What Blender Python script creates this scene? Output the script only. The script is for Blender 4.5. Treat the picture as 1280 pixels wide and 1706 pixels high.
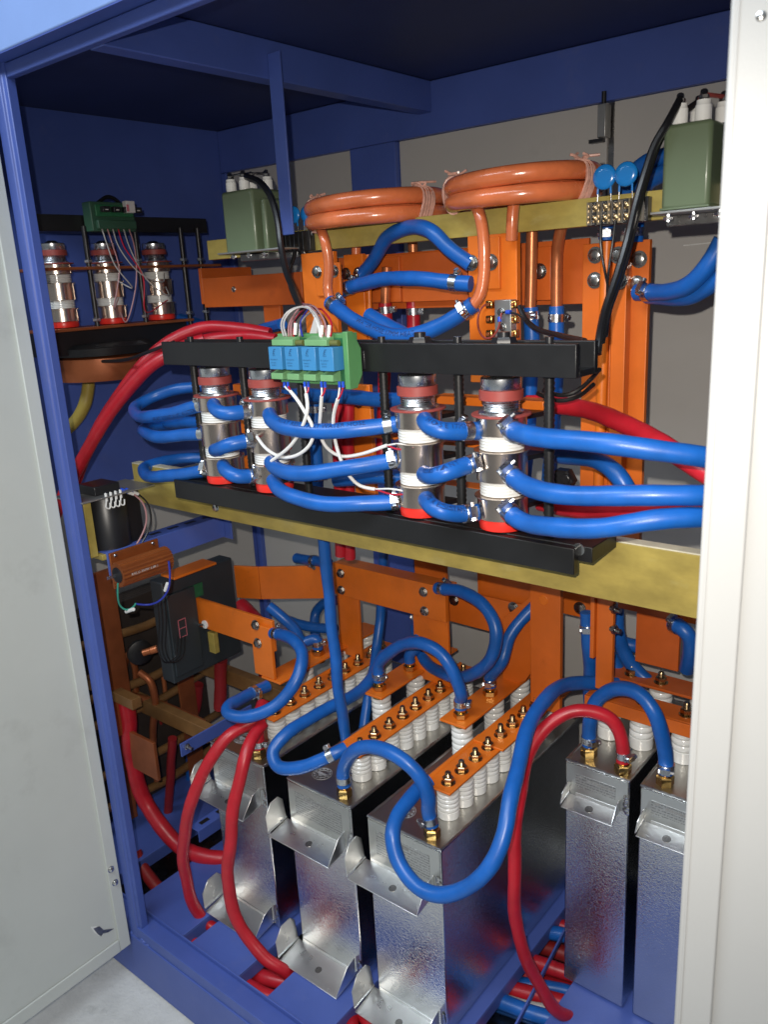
import bpy, math, random
from mathutils import Vector, Matrix
random.seed(7)
S = bpy.context.scene
for o in list(bpy.data.objects):
    bpy.data.objects.remove(o, do_unlink=True)

# ------------------------------------------------------------------ camera
CAM = Vector((1.364, -0.771, 1.456))
YAW, PITCH, ROLL, FPX = 0.693866756, 0.274311845, -0.0537872133, 1363.2473
def cam_axes():
    ca, sa = math.cos(YAW), math.sin(YAW); cb, sb = math.cos(PITCH), math.sin(PITCH); cg, sg = math.cos(ROLL), math.sin(ROLL)
    Rz = Matrix(((ca, sa, 0), (-sa, ca, 0), (0, 0, 1)))
    B = Matrix(((1, 0, 0), (0, 0, -1), (0, 1, 0)))
    Rx = Matrix(((1, 0, 0), (0, cb, -sb), (0, sb, cb)))
    Rr = Matrix(((cg, -sg, 0), (sg, cg, 0), (0, 0, 1)))
    return Rr @ Rx @ B @ Rz
RC = cam_axes()
cam_d = bpy.data.cameras.new("camera"); cam = bpy.data.objects.new("camera", cam_d)
S.collection.objects.link(cam); S.camera = cam
cam.matrix_world = Matrix.Translation(CAM) @ Matrix((RC[0], -RC[1], -RC[2])).transposed().to_4x4()
cam_d.sensor_fit = 'VERTICAL'; cam_d.sensor_height = 36.0; cam_d.lens = FPX / 1706 * 36.0
cam_d.clip_start = 0.02; cam_d.clip_end = 60
cam_d.dof.use_dof = True; cam_d.dof.focus_distance = 1.35; cam_d.dof.aperture_fstop = 8.0

# ------------------------------------------------------------------ light
W = bpy.data.worlds.new("World"); S.world = W; W.use_nodes = True
bg = W.node_tree.nodes["Background"]; bg.inputs[1].default_value = 0.28
wt = W.node_tree.nodes.new("ShaderNodeTexCoord"); ws = W.node_tree.nodes.new("ShaderNodeSeparateXYZ"); wr = W.node_tree.nodes.new("ShaderNodeValToRGB")
W.node_tree.links.new(wt.outputs["Generated"], ws.inputs[0]); W.node_tree.links.new(ws.outputs["Z"], wr.inputs[0]); W.node_tree.links.new(wr.outputs[0], bg.inputs[0])
wr.color_ramp.elements[0].position = .0; wr.color_ramp.elements[0].color = (.50, .52, .54, 1); wr.color_ramp.elements[1].position = 1.0; wr.color_ramp.elements[1].color = (1.0, 1.08, 1.2, 1)
def lamp(name, kind, loc, watts, color, size=None, target=None):
    d = bpy.data.lights.new(name, kind); d.energy = watts; d.color = color
    o = bpy.data.objects.new(name, d); S.collection.objects.link(o); o.location = loc
    if kind == 'AREA':
        d.shape = 'RECTANGLE'; d.size, d.size_y = size
        o.rotation_euler = (Vector(target) - Vector(loc)).to_track_quat('-Z', 'Y').to_euler()
    elif size: d.shadow_soft_size = size
    return o
# phone flash a little above and to the left of the lens
FL = CAM - RC[0] * 0.030 - RC[1] * -0.0 + Vector((0, 0, 0.045)) - RC[2] * 0.015
fl_lamp = lamp("phone_flash", 'SPOT', FL, 58.0, (1.0, 0.93, 0.84), 0.006)
FD = RC[2] + RC[0] * .09 + RC[1] * .13
fl_lamp.rotation_euler = FD.to_track_quat('-Z', 'Y').to_euler(); fl_lamp.data.spot_size = math.radians(102); fl_lamp.data.spot_blend = 1.0
# workshop ceiling tubes in front of the cabinet
lamp("ceiling_tube_light", 'AREA', (0.45, -1.5, 2.9), 58, (0.80, 0.90, 1.0), (2.4, 0.4), (0.2, 0.0, 1.0))
S.view_settings.view_transform = 'Standard'; S.view_settings.look = 'None'
S.view_settings.gamma = 1.0; S.view_settings.exposure = 0.0; S.view_settings.use_curve_mapping = False
S.render.engine = 'CYCLES'
S.cycles.max_bounces = 8; S.cycles.glossy_bounces = 5; S.cycles.diffuse_bounces = 3

# ------------------------------------------------------------------ measuring: a picture point on a plane of the place
def ray(u, v):
    return RC.transposed() @ Vector(((u - 640) / FPX, (v - 853) / FPX, 1.0))
def at(u, v, x=None, y=None, z=None):
    d = ray(u, v)
    t = (x - CAM.x) / d.x if x is not None else (y - CAM.y) / d.y if y is not None else (z - CAM.z) / d.z
    return CAM + d * t

# ------------------------------------------------------------------ mesh helpers
OFF = {}
CACHE = {}
def frame(d, up=None):
    d = d.normalized(); a = up or (Vector((0, 0, 1)) if abs(d.z) < 0.9 else Vector((1, 0, 0)))
    x = a.cross(d).normalized(); return x, d.cross(x).normalized(), d
class MB:
    def __init__(s): s.v = []; s.f = []
    def add(s, vs, fs):
        n = len(s.v); s.v += [Vector(q) for q in vs]; s.f += [tuple(i + n for i in f) for f in fs]; return s
    def box(s, a, b):
        x0, x1 = sorted((a[0], b[0])); y0, y1 = sorted((a[1], b[1])); z0, z1 = sorted((a[2], b[2]))
        return s.add([(x0, y0, z0), (x1, y0, z0), (x1, y1, z0), (x0, y1, z0), (x0, y0, z1), (x1, y0, z1), (x1, y1, z1), (x0, y1, z1)],
                     [(0, 3, 2, 1), (4, 5, 6, 7), (0, 1, 5, 4), (1, 2, 6, 5), (2, 3, 7, 6), (3, 0, 4, 7)])
    def prism(s, poly, ext):
        n = len(poly); ext = Vector(ext); P = [Vector(p) for p in poly]
        nor = sum(((P[i] - P[0]).cross(P[(i + 1) % n] - P[0]) for i in range(1, n - 1)), Vector())
        if nor.dot(ext) > 0: P = P[::-1]
        return s.add(P + [p + ext for p in P], [tuple(range(n)), tuple(range(2 * n - 1, n - 1, -1))] +
                     [(i, i + n, (i + 1) % n + n, (i + 1) % n) for i in range(n)])
    def lathe(s, prof, o=(0, 0, 0), axis=(0, 0, 1), seg=24, phase=0):
        x, y, d = frame(Vector(axis)); o = Vector(o); n = len(prof); vs = []; fs = []
        for r, h in prof:
            for k in range(seg):
                a = 2 * math.pi * (k + phase) / seg
                vs.append(o + d * h + (x * math.cos(a) + y * math.sin(a)) * r)
        for i in range(n - 1):
            for k in range(seg):
                k2 = (k + 1) % seg; fs.append((i * seg + k, i * seg + k2, (i + 1) * seg + k2, (i + 1) * seg + k))
        if prof[0][0] > 1e-6: fs.append(tuple(range(seg - 1, -1, -1)))
        if prof[-1][0] > 1e-6: fs.append(tuple((n - 1) * seg + k for k in range(seg)))
        return s.add(vs, fs)
    def cyl(s, a, b, r, seg=16, r2=None, phase=0):
        a, b = Vector(a), Vector(b); return s.lathe([(r, 0), (r2 if r2 is not None else r, (b - a).length)], a, b - a, seg, phase)
    def hexn(s, o, axis, r, h):
        return s.lathe([(r * .9, 0), (r, h * .12), (r, h * .88), (r * .86, h)], o, axis, 6)
    def tube(s, pts, r, seg=10, closed=False):
        n = len(pts); vs = []; fs = []; prev = None
        for i, p in enumerate(pts):
            if closed: t = pts[(i + 1) % n] - pts[i - 1]
            else: t = pts[min(i + 1, n - 1)] - pts[max(i - 1, 0)]
            t.normalize()
            if prev is None: nx = frame(t)[0]
            else:
                nx = prev - t * prev.dot(t)
                nx = nx.normalized() if nx.length > 1e-6 else frame(t)[0]
            prev = nx; ny = t.cross(nx)
            for k in range(seg):
                a = 2 * math.pi * k / seg; vs.append(p + (nx * math.cos(a) + ny * math.sin(a)) * (r[i] if isinstance(r, list) else r))
        for i in range(n if closed else n - 1):
            j = (i + 1) % n
            for k in range(seg):
                k2 = (k + 1) % seg; fs.append((i * seg + k, i * seg + k2, j * seg + k2, j * seg + k))
        if not closed: fs += [tuple(range(seg - 1, -1, -1)), tuple((n - 1) * seg + k for k in range(seg))]
        return s.add(vs, fs)
def tag(o, label=None, cat=None, group=None, kind=None):
    if label: o["label"] = label
    if cat: o["category"] = cat
    if group: o["group"] = group
    if kind: o["kind"] = kind
    return o
def thing(name, label, cat, loc, group=None):
    o = bpy.data.objects.new(name, None); o.empty_display_size = .02; S.collection.objects.link(o); o.location = loc
    OFF[o] = Vector(loc); return tag(o, label, cat, group)
def obj(name, mb, m, parent=None, bevel=0.0, local=False, key=None, sharp=38, flat=False):
    """links one mesh; vertices are in world space unless local"""
    off = OFF[parent] if parent else None
    if key and key in CACHE: me = CACHE[key]
    else:
        if off is None:
            xs = [v.x for v in mb.v]; ys = [v.y for v in mb.v]; zs = [v.z for v in mb.v]
            off = Vector(((min(xs) + max(xs)) / 2, (min(ys) + max(ys)) / 2, min(zs)))
        sub = Vector() if local else off
        me = bpy.data.meshes.new(name); me.from_pydata([v - sub for v in mb.v], [], mb.f); me.update()
        if not flat:
            me.shade_smooth(); me.set_sharp_from_angle(angle=math.radians(sharp))
        me.materials.append(MAT[m])
        if key: CACHE[key] = me
    o = bpy.data.objects.new(name, me); S.collection.objects.link(o)
    OFF[o] = off
    if parent: o.parent = parent
    else: o.location = off
    if bevel:
        b = o.modifiers.new("bevel", 'BEVEL'); b.width = bevel; b.segments = 2; b.limit_method = 'ANGLE'; b.angle_limit = math.radians(50)
    return o
def spline(pts, step=0.006):
    """smooth path through the points"""
    P = [Vector(p) for p in pts]
    if len(P) < 3:
        n = max(2, int((P[1] - P[0]).length / step)); return [P[0].lerp(P[1], i / n) for i in range(n + 1)]
    P = [P[0] * 2 - P[1]] + P + [P[-1] * 2 - P[-2]]; out = []
    for i in range(1, len(P) - 2):
        p0, p1, p2, p3 = P[i - 1:i + 3]
        t0 = 0; t1 = t0 + max(1e-5, (p1 - p0).length) ** .5; t2 = t1 + max(1e-5, (p2 - p1).length) ** .5; t3 = t2 + max(1e-5, (p3 - p2).length) ** .5
        n = max(2, int((p2 - p1).length / step))
        for k in range(n):
            t = t1 + (t2 - t1) * k / n
            A1 = p0 * ((t1 - t) / (t1 - t0)) + p1 * ((t - t0) / (t1 - t0)); A2 = p1 * ((t2 - t) / (t2 - t1)) + p2 * ((t - t1) / (t2 - t1)); A3 = p2 * ((t3 - t) / (t3 - t2)) + p3 * ((t - t2) / (t3 - t2))
            B1 = A1 * ((t2 - t) / (t2 - t0)) + A2 * ((t - t0) / (t2 - t0)); B2 = A2 * ((t3 - t) / (t3 - t1)) + A3 * ((t - t1) / (t3 - t1))
            out.append(B1 * ((t2 - t) / (t2 - t1)) + B2 * ((t - t1) / (t2 - t1)))
    out.append(P[-2])
    for _ in range(2):
        out = [out[0]] + [(out[i - 1] + out[i] * 2 + out[i + 1]) / 4 for i in range(1, len(out) - 1)] + [out[-1]]
    return out

# ------------------------------------------------------------------ materials
MAT = {}
def mat(name, col, rough=.5, metal=0.0, var=.12, vs=9.0, bump=0.0, bs=200.0, rvar=.0, coat=0.0, spec=.5, stretch=None, dirt=None, ds=30.0, bd=.0006):
    m = bpy.data.materials.new(name); m.use_nodes = True; nt = m.node_tree; N = nt.nodes; L = nt.links
    b = N["Principled BSDF"]; b.inputs["Roughness"].default_value = rough; b.inputs["Metallic"].default_value = metal
    b.inputs["Specular IOR Level"].default_value = spec; b.inputs["Coat Weight"].default_value = coat; b.inputs["Coat Roughness"].default_value = .15
    tc = N.new("ShaderNodeTexCoord"); src = tc.outputs["Object"]
    if stretch:
        mp = N.new("ShaderNodeMapping"); mp.inputs["Scale"].default_value = stretch; L.new(src, mp.inputs["Vector"]); src = mp.outputs["Vector"]
    n1 = N.new("ShaderNodeTexNoise"); n1.inputs["Scale"].default_value = vs; n1.inputs["Detail"].default_value = 5; n1.inputs["Roughness"].default_value = .6; L.new(src, n1.inputs["Vector"])
    r = N.new("ShaderNodeValToRGB"); r.color_ramp.elements[0].position = .3; r.color_ramp.elements[1].position = .72
    c = Vector(col); r.color_ramp.elements[0].color = (*(c * (1 - var)), 1); r.color_ramp.elements[1].color = (*[min(1, q * (1 + var)) for q in c], 1)
    L.new(n1.outputs["Fac"], r.inputs["Fac"]); out = r.outputs["Color"]
    if dirt:
        n3 = N.new("ShaderNodeTexNoise"); n3.inputs["Scale"].default_value = ds; n3.inputs["Detail"].default_value = 8; n3.inputs["Roughness"].default_value = .7; L.new(src, n3.inputs["Vector"])
        r3 = N.new("ShaderNodeValToRGB"); r3.color_ramp.elements[0].position = .58; r3.color_ramp.elements[1].position = .75; r3.color_ramp.elements[1].color = (.55, .55, .55, 1); r3.color_ramp.elements[0].color = (0, 0, 0, 1)
        L.new(n3.outputs["Fac"], r3.inputs["Fac"]); mx = N.new("ShaderNodeMixRGB"); L.new(r3.outputs["Color"], mx.inputs[0]); L.new(out, mx.inputs[1]); mx.inputs[2].default_value = (*dirt, 1); out = mx.outputs[0]
    L.new(out, b.inputs["Base Color"])
    if rvar:
        mr = N.new("ShaderNodeMapRange"); mr.inputs["To Min"].default_value = max(.02, rough - rvar); mr.inputs["To Max"].default_value = min(1, rough + rvar)
        n4 = N.new("ShaderNodeTexNoise"); n4.inputs["Scale"].default_value = vs * 3; n4.inputs["Detail"].default_value = 4; L.new(src, n4.inputs["Vector"])
        L.new(n4.outputs["Fac"], mr.inputs["Value"]); L.new(mr.outputs["Result"], b.inputs["Roughness"])
    if bump:
        n2 = N.new("ShaderNodeTexNoise"); n2.inputs["Scale"].default_value = bs; n2.inputs["Detail"].default_value = 3; L.new(src, n2.inputs["Vector"])
        bp = N.new("ShaderNodeBump"); bp.inputs["Strength"].default_value = bump; bp.inputs["Distance"].default_value = bd
        L.new(n2.outputs["Fac"], bp.inputs["Height"]); L.new(bp.outputs["Normal"], b.inputs["Normal"])
    MAT[name] = m; return m
mat("blue_paint", (.062, .104, .36), .42, var=.10, vs=5, bump=.25, bs=350, rvar=.08, dirt=(.10, .13, .34), ds=14)
mat("header_glare_blue", (.24, .36, .68), .35, var=.05, vs=5, bump=.2, bs=350)  # pale blue carries the ceiling light glare on the header fascia
mat("shaded_roof_blue", (.020, .030, .105), .5, var=.15, vs=4, bump=.2, bs=300)  # cabinet blue darkened, the shade up under the roof is in the colour
mat("door_paint", (.58, .605, .565), .45, var=.04, vs=4, bump=.25, bs=500, rvar=.06, dirt=(.44, .455, .42), ds=5)
mat("white_door_paint", (.385, .385, .375), .42, var=.03, vs=4, bump=.2, bs=500, rvar=.06)
mat("panel_grey", (.43, .415, .39), .5, var=.05, vs=3, bump=.2, bs=400, dirt=(.33, .32, .30), ds=6)
mat("concrete", (.60, .60, .57), .85, var=.14, vs=12, bump=.6, bs=120, dirt=(.30, .30, .28), ds=18, bd=.002)
mat("blue_hose", (.009, .098, .385), .36, var=.20, vs=18, bump=.15, bs=500, rvar=.12, spec=.45, dirt=(.035, .13, .36), ds=45)
mat("red_hose", (.44, .012, .022), .38, var=.20, vs=18, bump=.15, bs=500, rvar=.12, spec=.45, dirt=(.40, .04, .045), ds=45)
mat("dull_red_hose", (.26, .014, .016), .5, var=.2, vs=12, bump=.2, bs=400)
mat("yellow_hose", (.36, .27, .05), .5, var=.1)
mat("orange_paint", (.70, .158, .012), .40, var=.18, vs=7, bump=.3, bs=160, rvar=.10, dirt=(.36, .075, .016), ds=24, bd=.0007)
mat("orange_red_paint", (.52, .100, .013), .42, var=.18, vs=7, bump=.3, bs=160, rvar=.10, dirt=(.34, .06, .012), ds=16, bd=.0005)
mat("orange_mid_paint", (.62, .130, .012), .42, var=.16, vs=7, bump=.3, bs=160, rvar=.10, dirt=(.40, .08, .012), ds=16, bd=.0005)
mat("bolt_steel", (.40, .39, .37), .28, metal=1, var=.15, vs=60, rvar=.1)
mat("varnished_coil", (.60, .155, .055), .25, var=.25, vs=14, bump=.5, bs=60, rvar=.10, coat=.4, bd=.0015)
mat("tape", (.66, .36, .28), .35, var=.3, vs=60, bump=.8, bs=150, coat=.3)
mat("copper_tube", (.50, .16, .06), .38, metal=.55, var=.22, vs=22, rvar=.12)
mat("copper_plate", (.34, .10, .035), .42, metal=.5, var=.3, vs=10, rvar=.1)
mat("chrome", (.72, .62, .54), .24, metal=1, var=.06, vs=6, rvar=.05, bump=.04, bs=90)
mat("zinc", (.60, .62, .64), .28, metal=1, var=.15, vs=40, rvar=.10, bump=.1, bs=250)
mat("steel_dark", (.30, .29, .28), .30, metal=1, var=.2, vs=50, rvar=.1)
mat("rivet_steel", (.62, .62, .60), .25, metal=1, var=.1)
mat("stainless_smooth", (.60, .60, .58), .30, metal=1, var=.06, vs=8, rvar=.08, bump=.12, bs=40, bd=.001)
mat("stainless_top", (.50, .49, .46), .32, metal=1, var=.08, vs=8, rvar=.08, bump=.05, bs=40)
mat("stainless_bracket", (.84, .84, .82), .30, metal=1, var=.05, vs=9, rvar=.08, bump=.35, bs=55, bd=.0015)
mat("white_porcelain", (.80, .80, .77), .16, var=.03, vs=10, coat=.3)
mat("brass", (.58, .38, .13), .25, metal=1, var=.14, vs=40, rvar=.1)
mat("brass_bolt", (.46, .33, .18), .27, metal=1, var=.18, vs=60, rvar=.1)
mat("black_board", (.0075, .0075, .008), .42, var=.2, vs=10, bump=.12, bs=180, rvar=.1)
mat("black_plastic", (.014, .014, .016), .35, var=.2)
mat("black_cable", (.010, .010, .011), .36, var=.2, bump=.1, bs=300)
mat("dark_box", (.028, .036, .042), .42, var=.2, vs=8, bump=.2, bs=250)
mat("epoxy_board", (.37, .285, .070), .36, var=.24, vs=16, stretch=(1, 1, 2), bump=.15, bs=120, rvar=.1, dirt=(.46, .40, .17), ds=13)
mat("brown_bar", (.17, .085, .028), .5, var=.3, vs=14)
mat("backdrop_dark", (.030, .022, .018), .6, var=.3, vs=20)
mat("epoxy_edge", (.62, .58, .44), .6, var=.15, vs=30)
mat("brown_washer", (.30, .055, .045), .5, var=.15, vs=30)
mat("red_pad", (.72, .030, .020), .30, var=.08, vs=20)
mat("green_plastic", (.085, .25, .090), .40, var=.08, vs=20)
mat("green_light", (.16, .34, .15), .42, var=.08, vs=30)
mat("green_board", (.02, .12, .05), .4, var=.2, vs=80)
mat("dark_green_plastic", (.030, .085, .050), .45, var=.1)
mat("relay_blue", (.042, .21, .44), .32, var=.04)
mat("relay_print", (.012, .05, .14), .5)
mat("olive_resistor", (.12, .13, .035), .4)
mat("can_green", (.115, .15, .085), .36, var=.05, vs=8, bump=.08, bs=200, coat=.15)
mat("varistor_blue", (.012, .19, .55), .22, var=.05, coat=.3)
mat("wire_white", (.74, .73, .70), .45, var=.03)
mat("wire_red", (.46, .012, .03), .4)
mat("wire_pink", (.40, .20, .20), .45)
mat("wire_grey", (.40, .38, .36), .45)
mat("wire_green", (.03, .28, .20), .4)
mat("wire_blue", (.02, .035, .30), .4)
mat("ferrule_blue", (.02, .08, .55), .35)
mat("bronze_anodised", (.36, .105, .030), .33, metal=.55, var=.1, vs=30, stretch=(1, 1, 1), rvar=.06)
mat("grey_metal", (.42, .42, .40), .38, metal=.8, var=.08)
mat("clear_cover", (.20, .16, .10), .12, var=.3, vs=60, coat=.5)
mat("hose_print", (.006, .018, .10), .6)
mat("label_print", (.22, .22, .215), .5)
mat("stamp_grey", (.34, .34, .36), .5)
mat("sticker_white", (.62, .60, .58), .5)
mat("sticker_pink", (.55, .16, .20), .5)
mat("warning_brown", (.32, .09, .02), .5)
mat("paint_chip", (.74, .75, .72), .5, var=.05)

def hammered(name, col, rough):
    m = mat(name, col, rough, metal=1, var=.06, vs=8, rvar=.06); nt = m.node_tree; N = nt.nodes; L = nt.links; b = N["Principled BSDF"]
    tc = N.new("ShaderNodeTexCoord"); mp = N.new("ShaderNodeMapping"); mp.inputs["Scale"].default_value = (1, 1, 1.15); L.new(tc.outputs["Object"], mp.inputs["Vector"])
    wn = N.new("ShaderNodeTexNoise"); wn.inputs["Scale"].default_value = 235; wn.inputs["Detail"].default_value = 3; wn.inputs["Distortion"].default_value = 1.1; L.new(mp.outputs[0], wn.inputs["Vector"])
    n2 = N.new("ShaderNodeTexNoise"); n2.inputs["Scale"].default_value = 9; L.new(tc.outputs["Object"], n2.inputs["Vector"])
    ad = N.new("ShaderNodeMath"); ad.operation = 'MULTIPLY_ADD'; L.new(n2.outputs["Fac"], ad.inputs[0]); ad.inputs[1].default_value = 1.2; L.new(wn.outputs["Fac"], ad.inputs[2])
    bp = N.new("ShaderNodeBump"); bp.inputs["Strength"].default_value = .52; bp.inputs["Distance"].default_value = .0012
    L.new(ad.outputs[0], bp.inputs["Height"]); L.new(bp.outputs["Normal"], b.inputs["Normal"])
hammered("stainless_hammered", (.67, .67, .66), .115)
def printed(name):
    """nameplate: rows of tiny grey marks on brushed steel"""
    m = mat(name, (.50, .50, .49), .36, metal=.9, var=.04); nt = m.node_tree; N = nt.nodes; L = nt.links; b = N["Principled BSDF"]
    tc = N.new("ShaderNodeTexCoord"); sx = N.new("ShaderNodeSeparateXYZ"); L.new(tc.outputs["Object"], sx.inputs[0])
    cb = N.new("ShaderNodeCombineXYZ"); L.new(sx.outputs["X"], cb.inputs["X"]); L.new(sx.outputs["Z"], cb.inputs["Y"])
    mp = N.new("ShaderNodeMapping"); mp.inputs["Scale"].default_value = (420, 260, 1); L.new(cb.outputs[0], mp.inputs["Vector"])
    n = N.new("ShaderNodeTexNoise"); n.noise_dimensions = '2D'; n.inputs["Scale"].default_value = 1; n.inputs["Detail"].default_value = 1; L.new(mp.outputs[0], n.inputs["Vector"])
    w = N.new("ShaderNodeMath"); w.operation = 'SINE'; m1 = N.new("ShaderNodeMath"); m1.operation = 'MULTIPLY'; m1.inputs[1].default_value = 2 * math.pi / .0052
    L.new(sx.outputs["Z"], m1.inputs[0]); L.new(m1.outputs[0], w.inputs[0])
    g = N.new("ShaderNodeMath"); g.operation = 'GREATER_THAN'; g.inputs[1].default_value = .1; L.new(w.outputs[0], g.inputs[0])
    g2 = N.new("ShaderNodeMath"); g2.operation = 'GREATER_THAN'; g2.inputs[1].default_value = .47; L.new(n.outputs["Fac"], g2.inputs[0])
    mu = N.new("ShaderNodeMath"); mu.operation = 'MULTIPLY'; L.new(g.outputs[0], mu.inputs[0]); L.new(g2.outputs[0], mu.inputs[1])
    mu2 = N.new("ShaderNodeMath"); mu2.operation = 'MULTIPLY'; mu2.inputs[1].default_value = .6; L.new(mu.outputs[0], mu2.inputs[0])
    mx = N.new("ShaderNodeMixRGB"); L.new(mu2.outputs[0], mx.inputs[0]); mx.inputs[1].default_value = (.50, .50, .49, 1); mx.inputs[2].default_value = (.10, .10, .10, 1)
    L.new(mx.outputs[0], b.inputs["Base Color"])
printed("nameplate")

def text_mb(body, size, place, shear=0.0):
    """lettering as flat mesh; place(x, y) gives the point in space"""
    cu = bpy.data.curves.new("lettering_curve", 'FONT'); cu.body = body; cu.size = size; cu.shear = shear; cu.resolution_u = 2
    t = bpy.data.objects.new("lettering_curve", cu); S.collection.objects.link(t)
    dg = bpy.context.evaluated_depsgraph_get(); me = t.evaluated_get(dg).to_mesh()
    mb = MB(); mb.add([place(v.co.x, v.co.y) for v in me.vertices], [tuple(p.vertices) for p in me.polygons])
    t.evaluated_get(dg).to_mesh_clear(); bpy.data.objects.remove(t); bpy.data.curves.remove(cu); return mb

def clamp(parent, c, d, r, ang, key="c"):
    """worm drive hose clamp: band with its screw housing"""
    x, y, d = frame(d); w = .006
    band = MB().lathe([(r * 1.03, -w), (r * 1.10, -w), (r * 1.10, w), (r * 1.03, w)], c, d, 20)
    b = obj("clamp", band, "zinc", parent)
    n = x * math.cos(ang) + y * math.sin(ang); t = d.cross(n)
    hc = c + n * (r * 1.10 + .003)
    h = MB(); a = [hc - t * .007 - n * .0035 - d * .005, hc + t * .007 - n * .0035 - d * .005, hc + t * .007 + n * .004 - d * .005, hc - t * .007 + n * .004 - d * .005]
    h.prism(a, d * .010); h.hexn(hc + t * .007, t, .0048, .005); h.cyl(hc - t * .013, hc - t * .007, .0030, 8)
    obj("clamp_screw", h, "zinc", b)
def hose(label, pts, r=.0150, m="blue_hose", clamps=(), text=None, group=None, name="hose", cat="hose", seg=14, step=.006):
    """pts: (u, v, y) picture points with their depth, or Vectors; clamps: (end, distance, angle)"""
    P = [at(p[0], p[1], y=p[2]) if not isinstance(p, Vector) else p for p in pts]
    path = spline(P, step); ph = random.uniform(0, 6); n = len(path)
    for i in range(3, n - 3):
        w = min(1, i / 12, (n - i) / 12); s_ = i * step
        path[i] = path[i] + Vector((math.sin(s_ * 41 + ph), math.sin(s_ * 53 + 2 * ph), math.sin(s_ * 47 + 3 * ph))) * .0010 * w
    rr = [r * (1 + .022 * math.sin(i * step * 60 + ph) + .012 * math.sin(i * step * 190 + ph)) for i in range(n)]
    o = obj(name, MB().tube(path, rr, seg), m); tag(o, label, cat, group)
    cum = [0]
    for i in range(1, len(path)): cum.append(cum[-1] + (path[i] - path[i - 1]).length)
    def point(s):
        s = max(0, min(cum[-1] - 1e-6, s)); i = 0
        while cum[i + 1] < s: i += 1
        k = (s - cum[i]) / max(1e-9, cum[i + 1] - cum[i]); return path[i].lerp(path[i + 1], k), (path[i + 1] - path[i]).normalized()
    for end, dist, ang in clamps:
        c, d = point(dist if end == 0 else cum[-1] - dist); clamp(o, c, d, r, ang)
    if text:
        body, s0, size, tilt = text; flip = (path[-1] - path[0]).dot(RC[0]) < 0
        def place(x, yy):
            p, t = point(cum[-1] - s0 - x if flip else s0 + x); t = -t if flip else t; n = (CAM - p); n -= t * n.dot(t); n.normalize(); side = t.cross(n)
            a = tilt + (yy - size * .35) / r * 1.0
            # letters run along the path and stand upright towards the outside
            dirn = n * math.cos(a) - side * math.sin(a)
            return p + dirn * (r + .0004)
        obj("lettering", text_mb(body, size, place), "hose_print", o, flat=True)
    return o
def wire(label, pts, r, m, name="wire", cat="wire", group=None, parent=None, seg=8):
    P = [at(p[0], p[1], y=p[2]) if not isinstance(p, Vector) else p for p in pts]
    o = obj(name, MB().tube(spline(P, .006), r, seg), m, parent)
    if not parent: tag(o, label, cat, group)
    return o
def bolt(parent, c, axis, r=.0085, h=.006, m="steel_dark", washer=True, name="bolt"):
    a = Vector(axis).normalized(); mb = MB(); c = Vector(c)
    if washer: mb.lathe([(r * 1.45, 0), (r * 1.45, .0015)], c, a, 16)
    mb.hexn(c + a * .0014, a, r * 1.1, h); return obj(name, mb, m, parent)

# ================================================================== SETTING
fl = obj("floor", MB().box((-2.5, -3.0, -.02), (4.0, 1.6, 0)), "concrete"); tag(fl, kind="structure")

# ------------------------------------------------------------------ cabinet
CX0, CX1, YB, ZC = -.45, 1.45, .80, 1.862
cab = thing("cabinet", "blue painted sheet steel power cabinet standing open with both door leaves swung out", "cabinet", (.5, .4, 0))
post = MB(); pz0, pz1 = .10, 1.83
post.prism([(-.036, -.022, pz0), (-.013, -.022, pz0), (-.010, -.017, pz0), (0, -.016, pz0), (0, .0, pz0), (-.036, .0, pz0)], (0, 0, pz1 - pz0))
obj("post", post, "blue_paint", cab, .0015)
obj("post", MB().box((CX1 - .05, -.004, pz0), (CX1, .03, pz1)), "blue_paint", cab, .0015)
pl = MB().box((CX0 - .01, -.024, .004), (CX1 + .01, .012, .122)); obj("plinth", pl, "blue_paint", cab, .002)
sl = MB().box((CX0, -.021, .123), (CX1, .016, .150)); sl.box((CX0, .0155, .140), (CX1, .019, .160)); obj("sill", sl, "blue_paint", cab, .0015)
wd = MB()
for k in range(9):
    c = Vector((-.035 + .007 * k + random.uniform(-.002, .002), -.018 + random.uniform(-.002, .002), .124 + random.uniform(-.002, .003)))
    wd.lathe([(.0005, -.003), (.005, -.001), (.004, .003), (.0005, .005)], c, (random.uniform(-.3, .3), -.5, 1), 8)
obj("weld", wd, "blue_paint", cab)
obj("top_rail", MB().box((CX0, -.014, 1.800), (CX1, .0, 1.8215)), "blue_paint", cab, .002)
hd = MB().prism([(CX0, -.042, 1.824), (CX0, .03, 1.824), (CX0, .03, 2.05), (CX0, -.042, 2.05)], (CX1 - CX0, 0, 0)); obj("header", hd, "header_glare_blue", cab, .003); obj("header_soffit", MB().box((CX0, -.0415, 1.8222), (CX1, .0299, 1.8238)), "blue_paint", cab)
obj("roof", MB().box((CX0 - .01, .0002, ZC), (CX1 + .01, YB + .03, ZC + .012)), "shaded_roof_blue", cab)
obj("left_wall", MB().box((CX0 - .012, 0, .1), (CX0, YB + .03, ZC - .001)), "blue_paint", cab)
obj("right_wall", MB().box((CX1 + .001, .031, .1), (CX1 + .012, YB + .03, ZC - .001)), "blue_paint", cab)
obj("cross_beam", MB().box((.215, .0004, 1.7995), (.25, YB - .0002, 1.8615)), "blue_paint", cab, .002)
hg = MB().box((.2505, .322, 1.545), (.280, .326, 1.838)); hg.box((.2505, .3262, 1.545), (.254, .346, 1.838)); obj("hanger", hg, "blue_paint", cab, .001)
obj("back_rail", MB().box((CX0 + .001, YB, 1.757), (CX1 - .001, YB + .03, ZC - .001)), "blue_paint", cab, .002)
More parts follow.
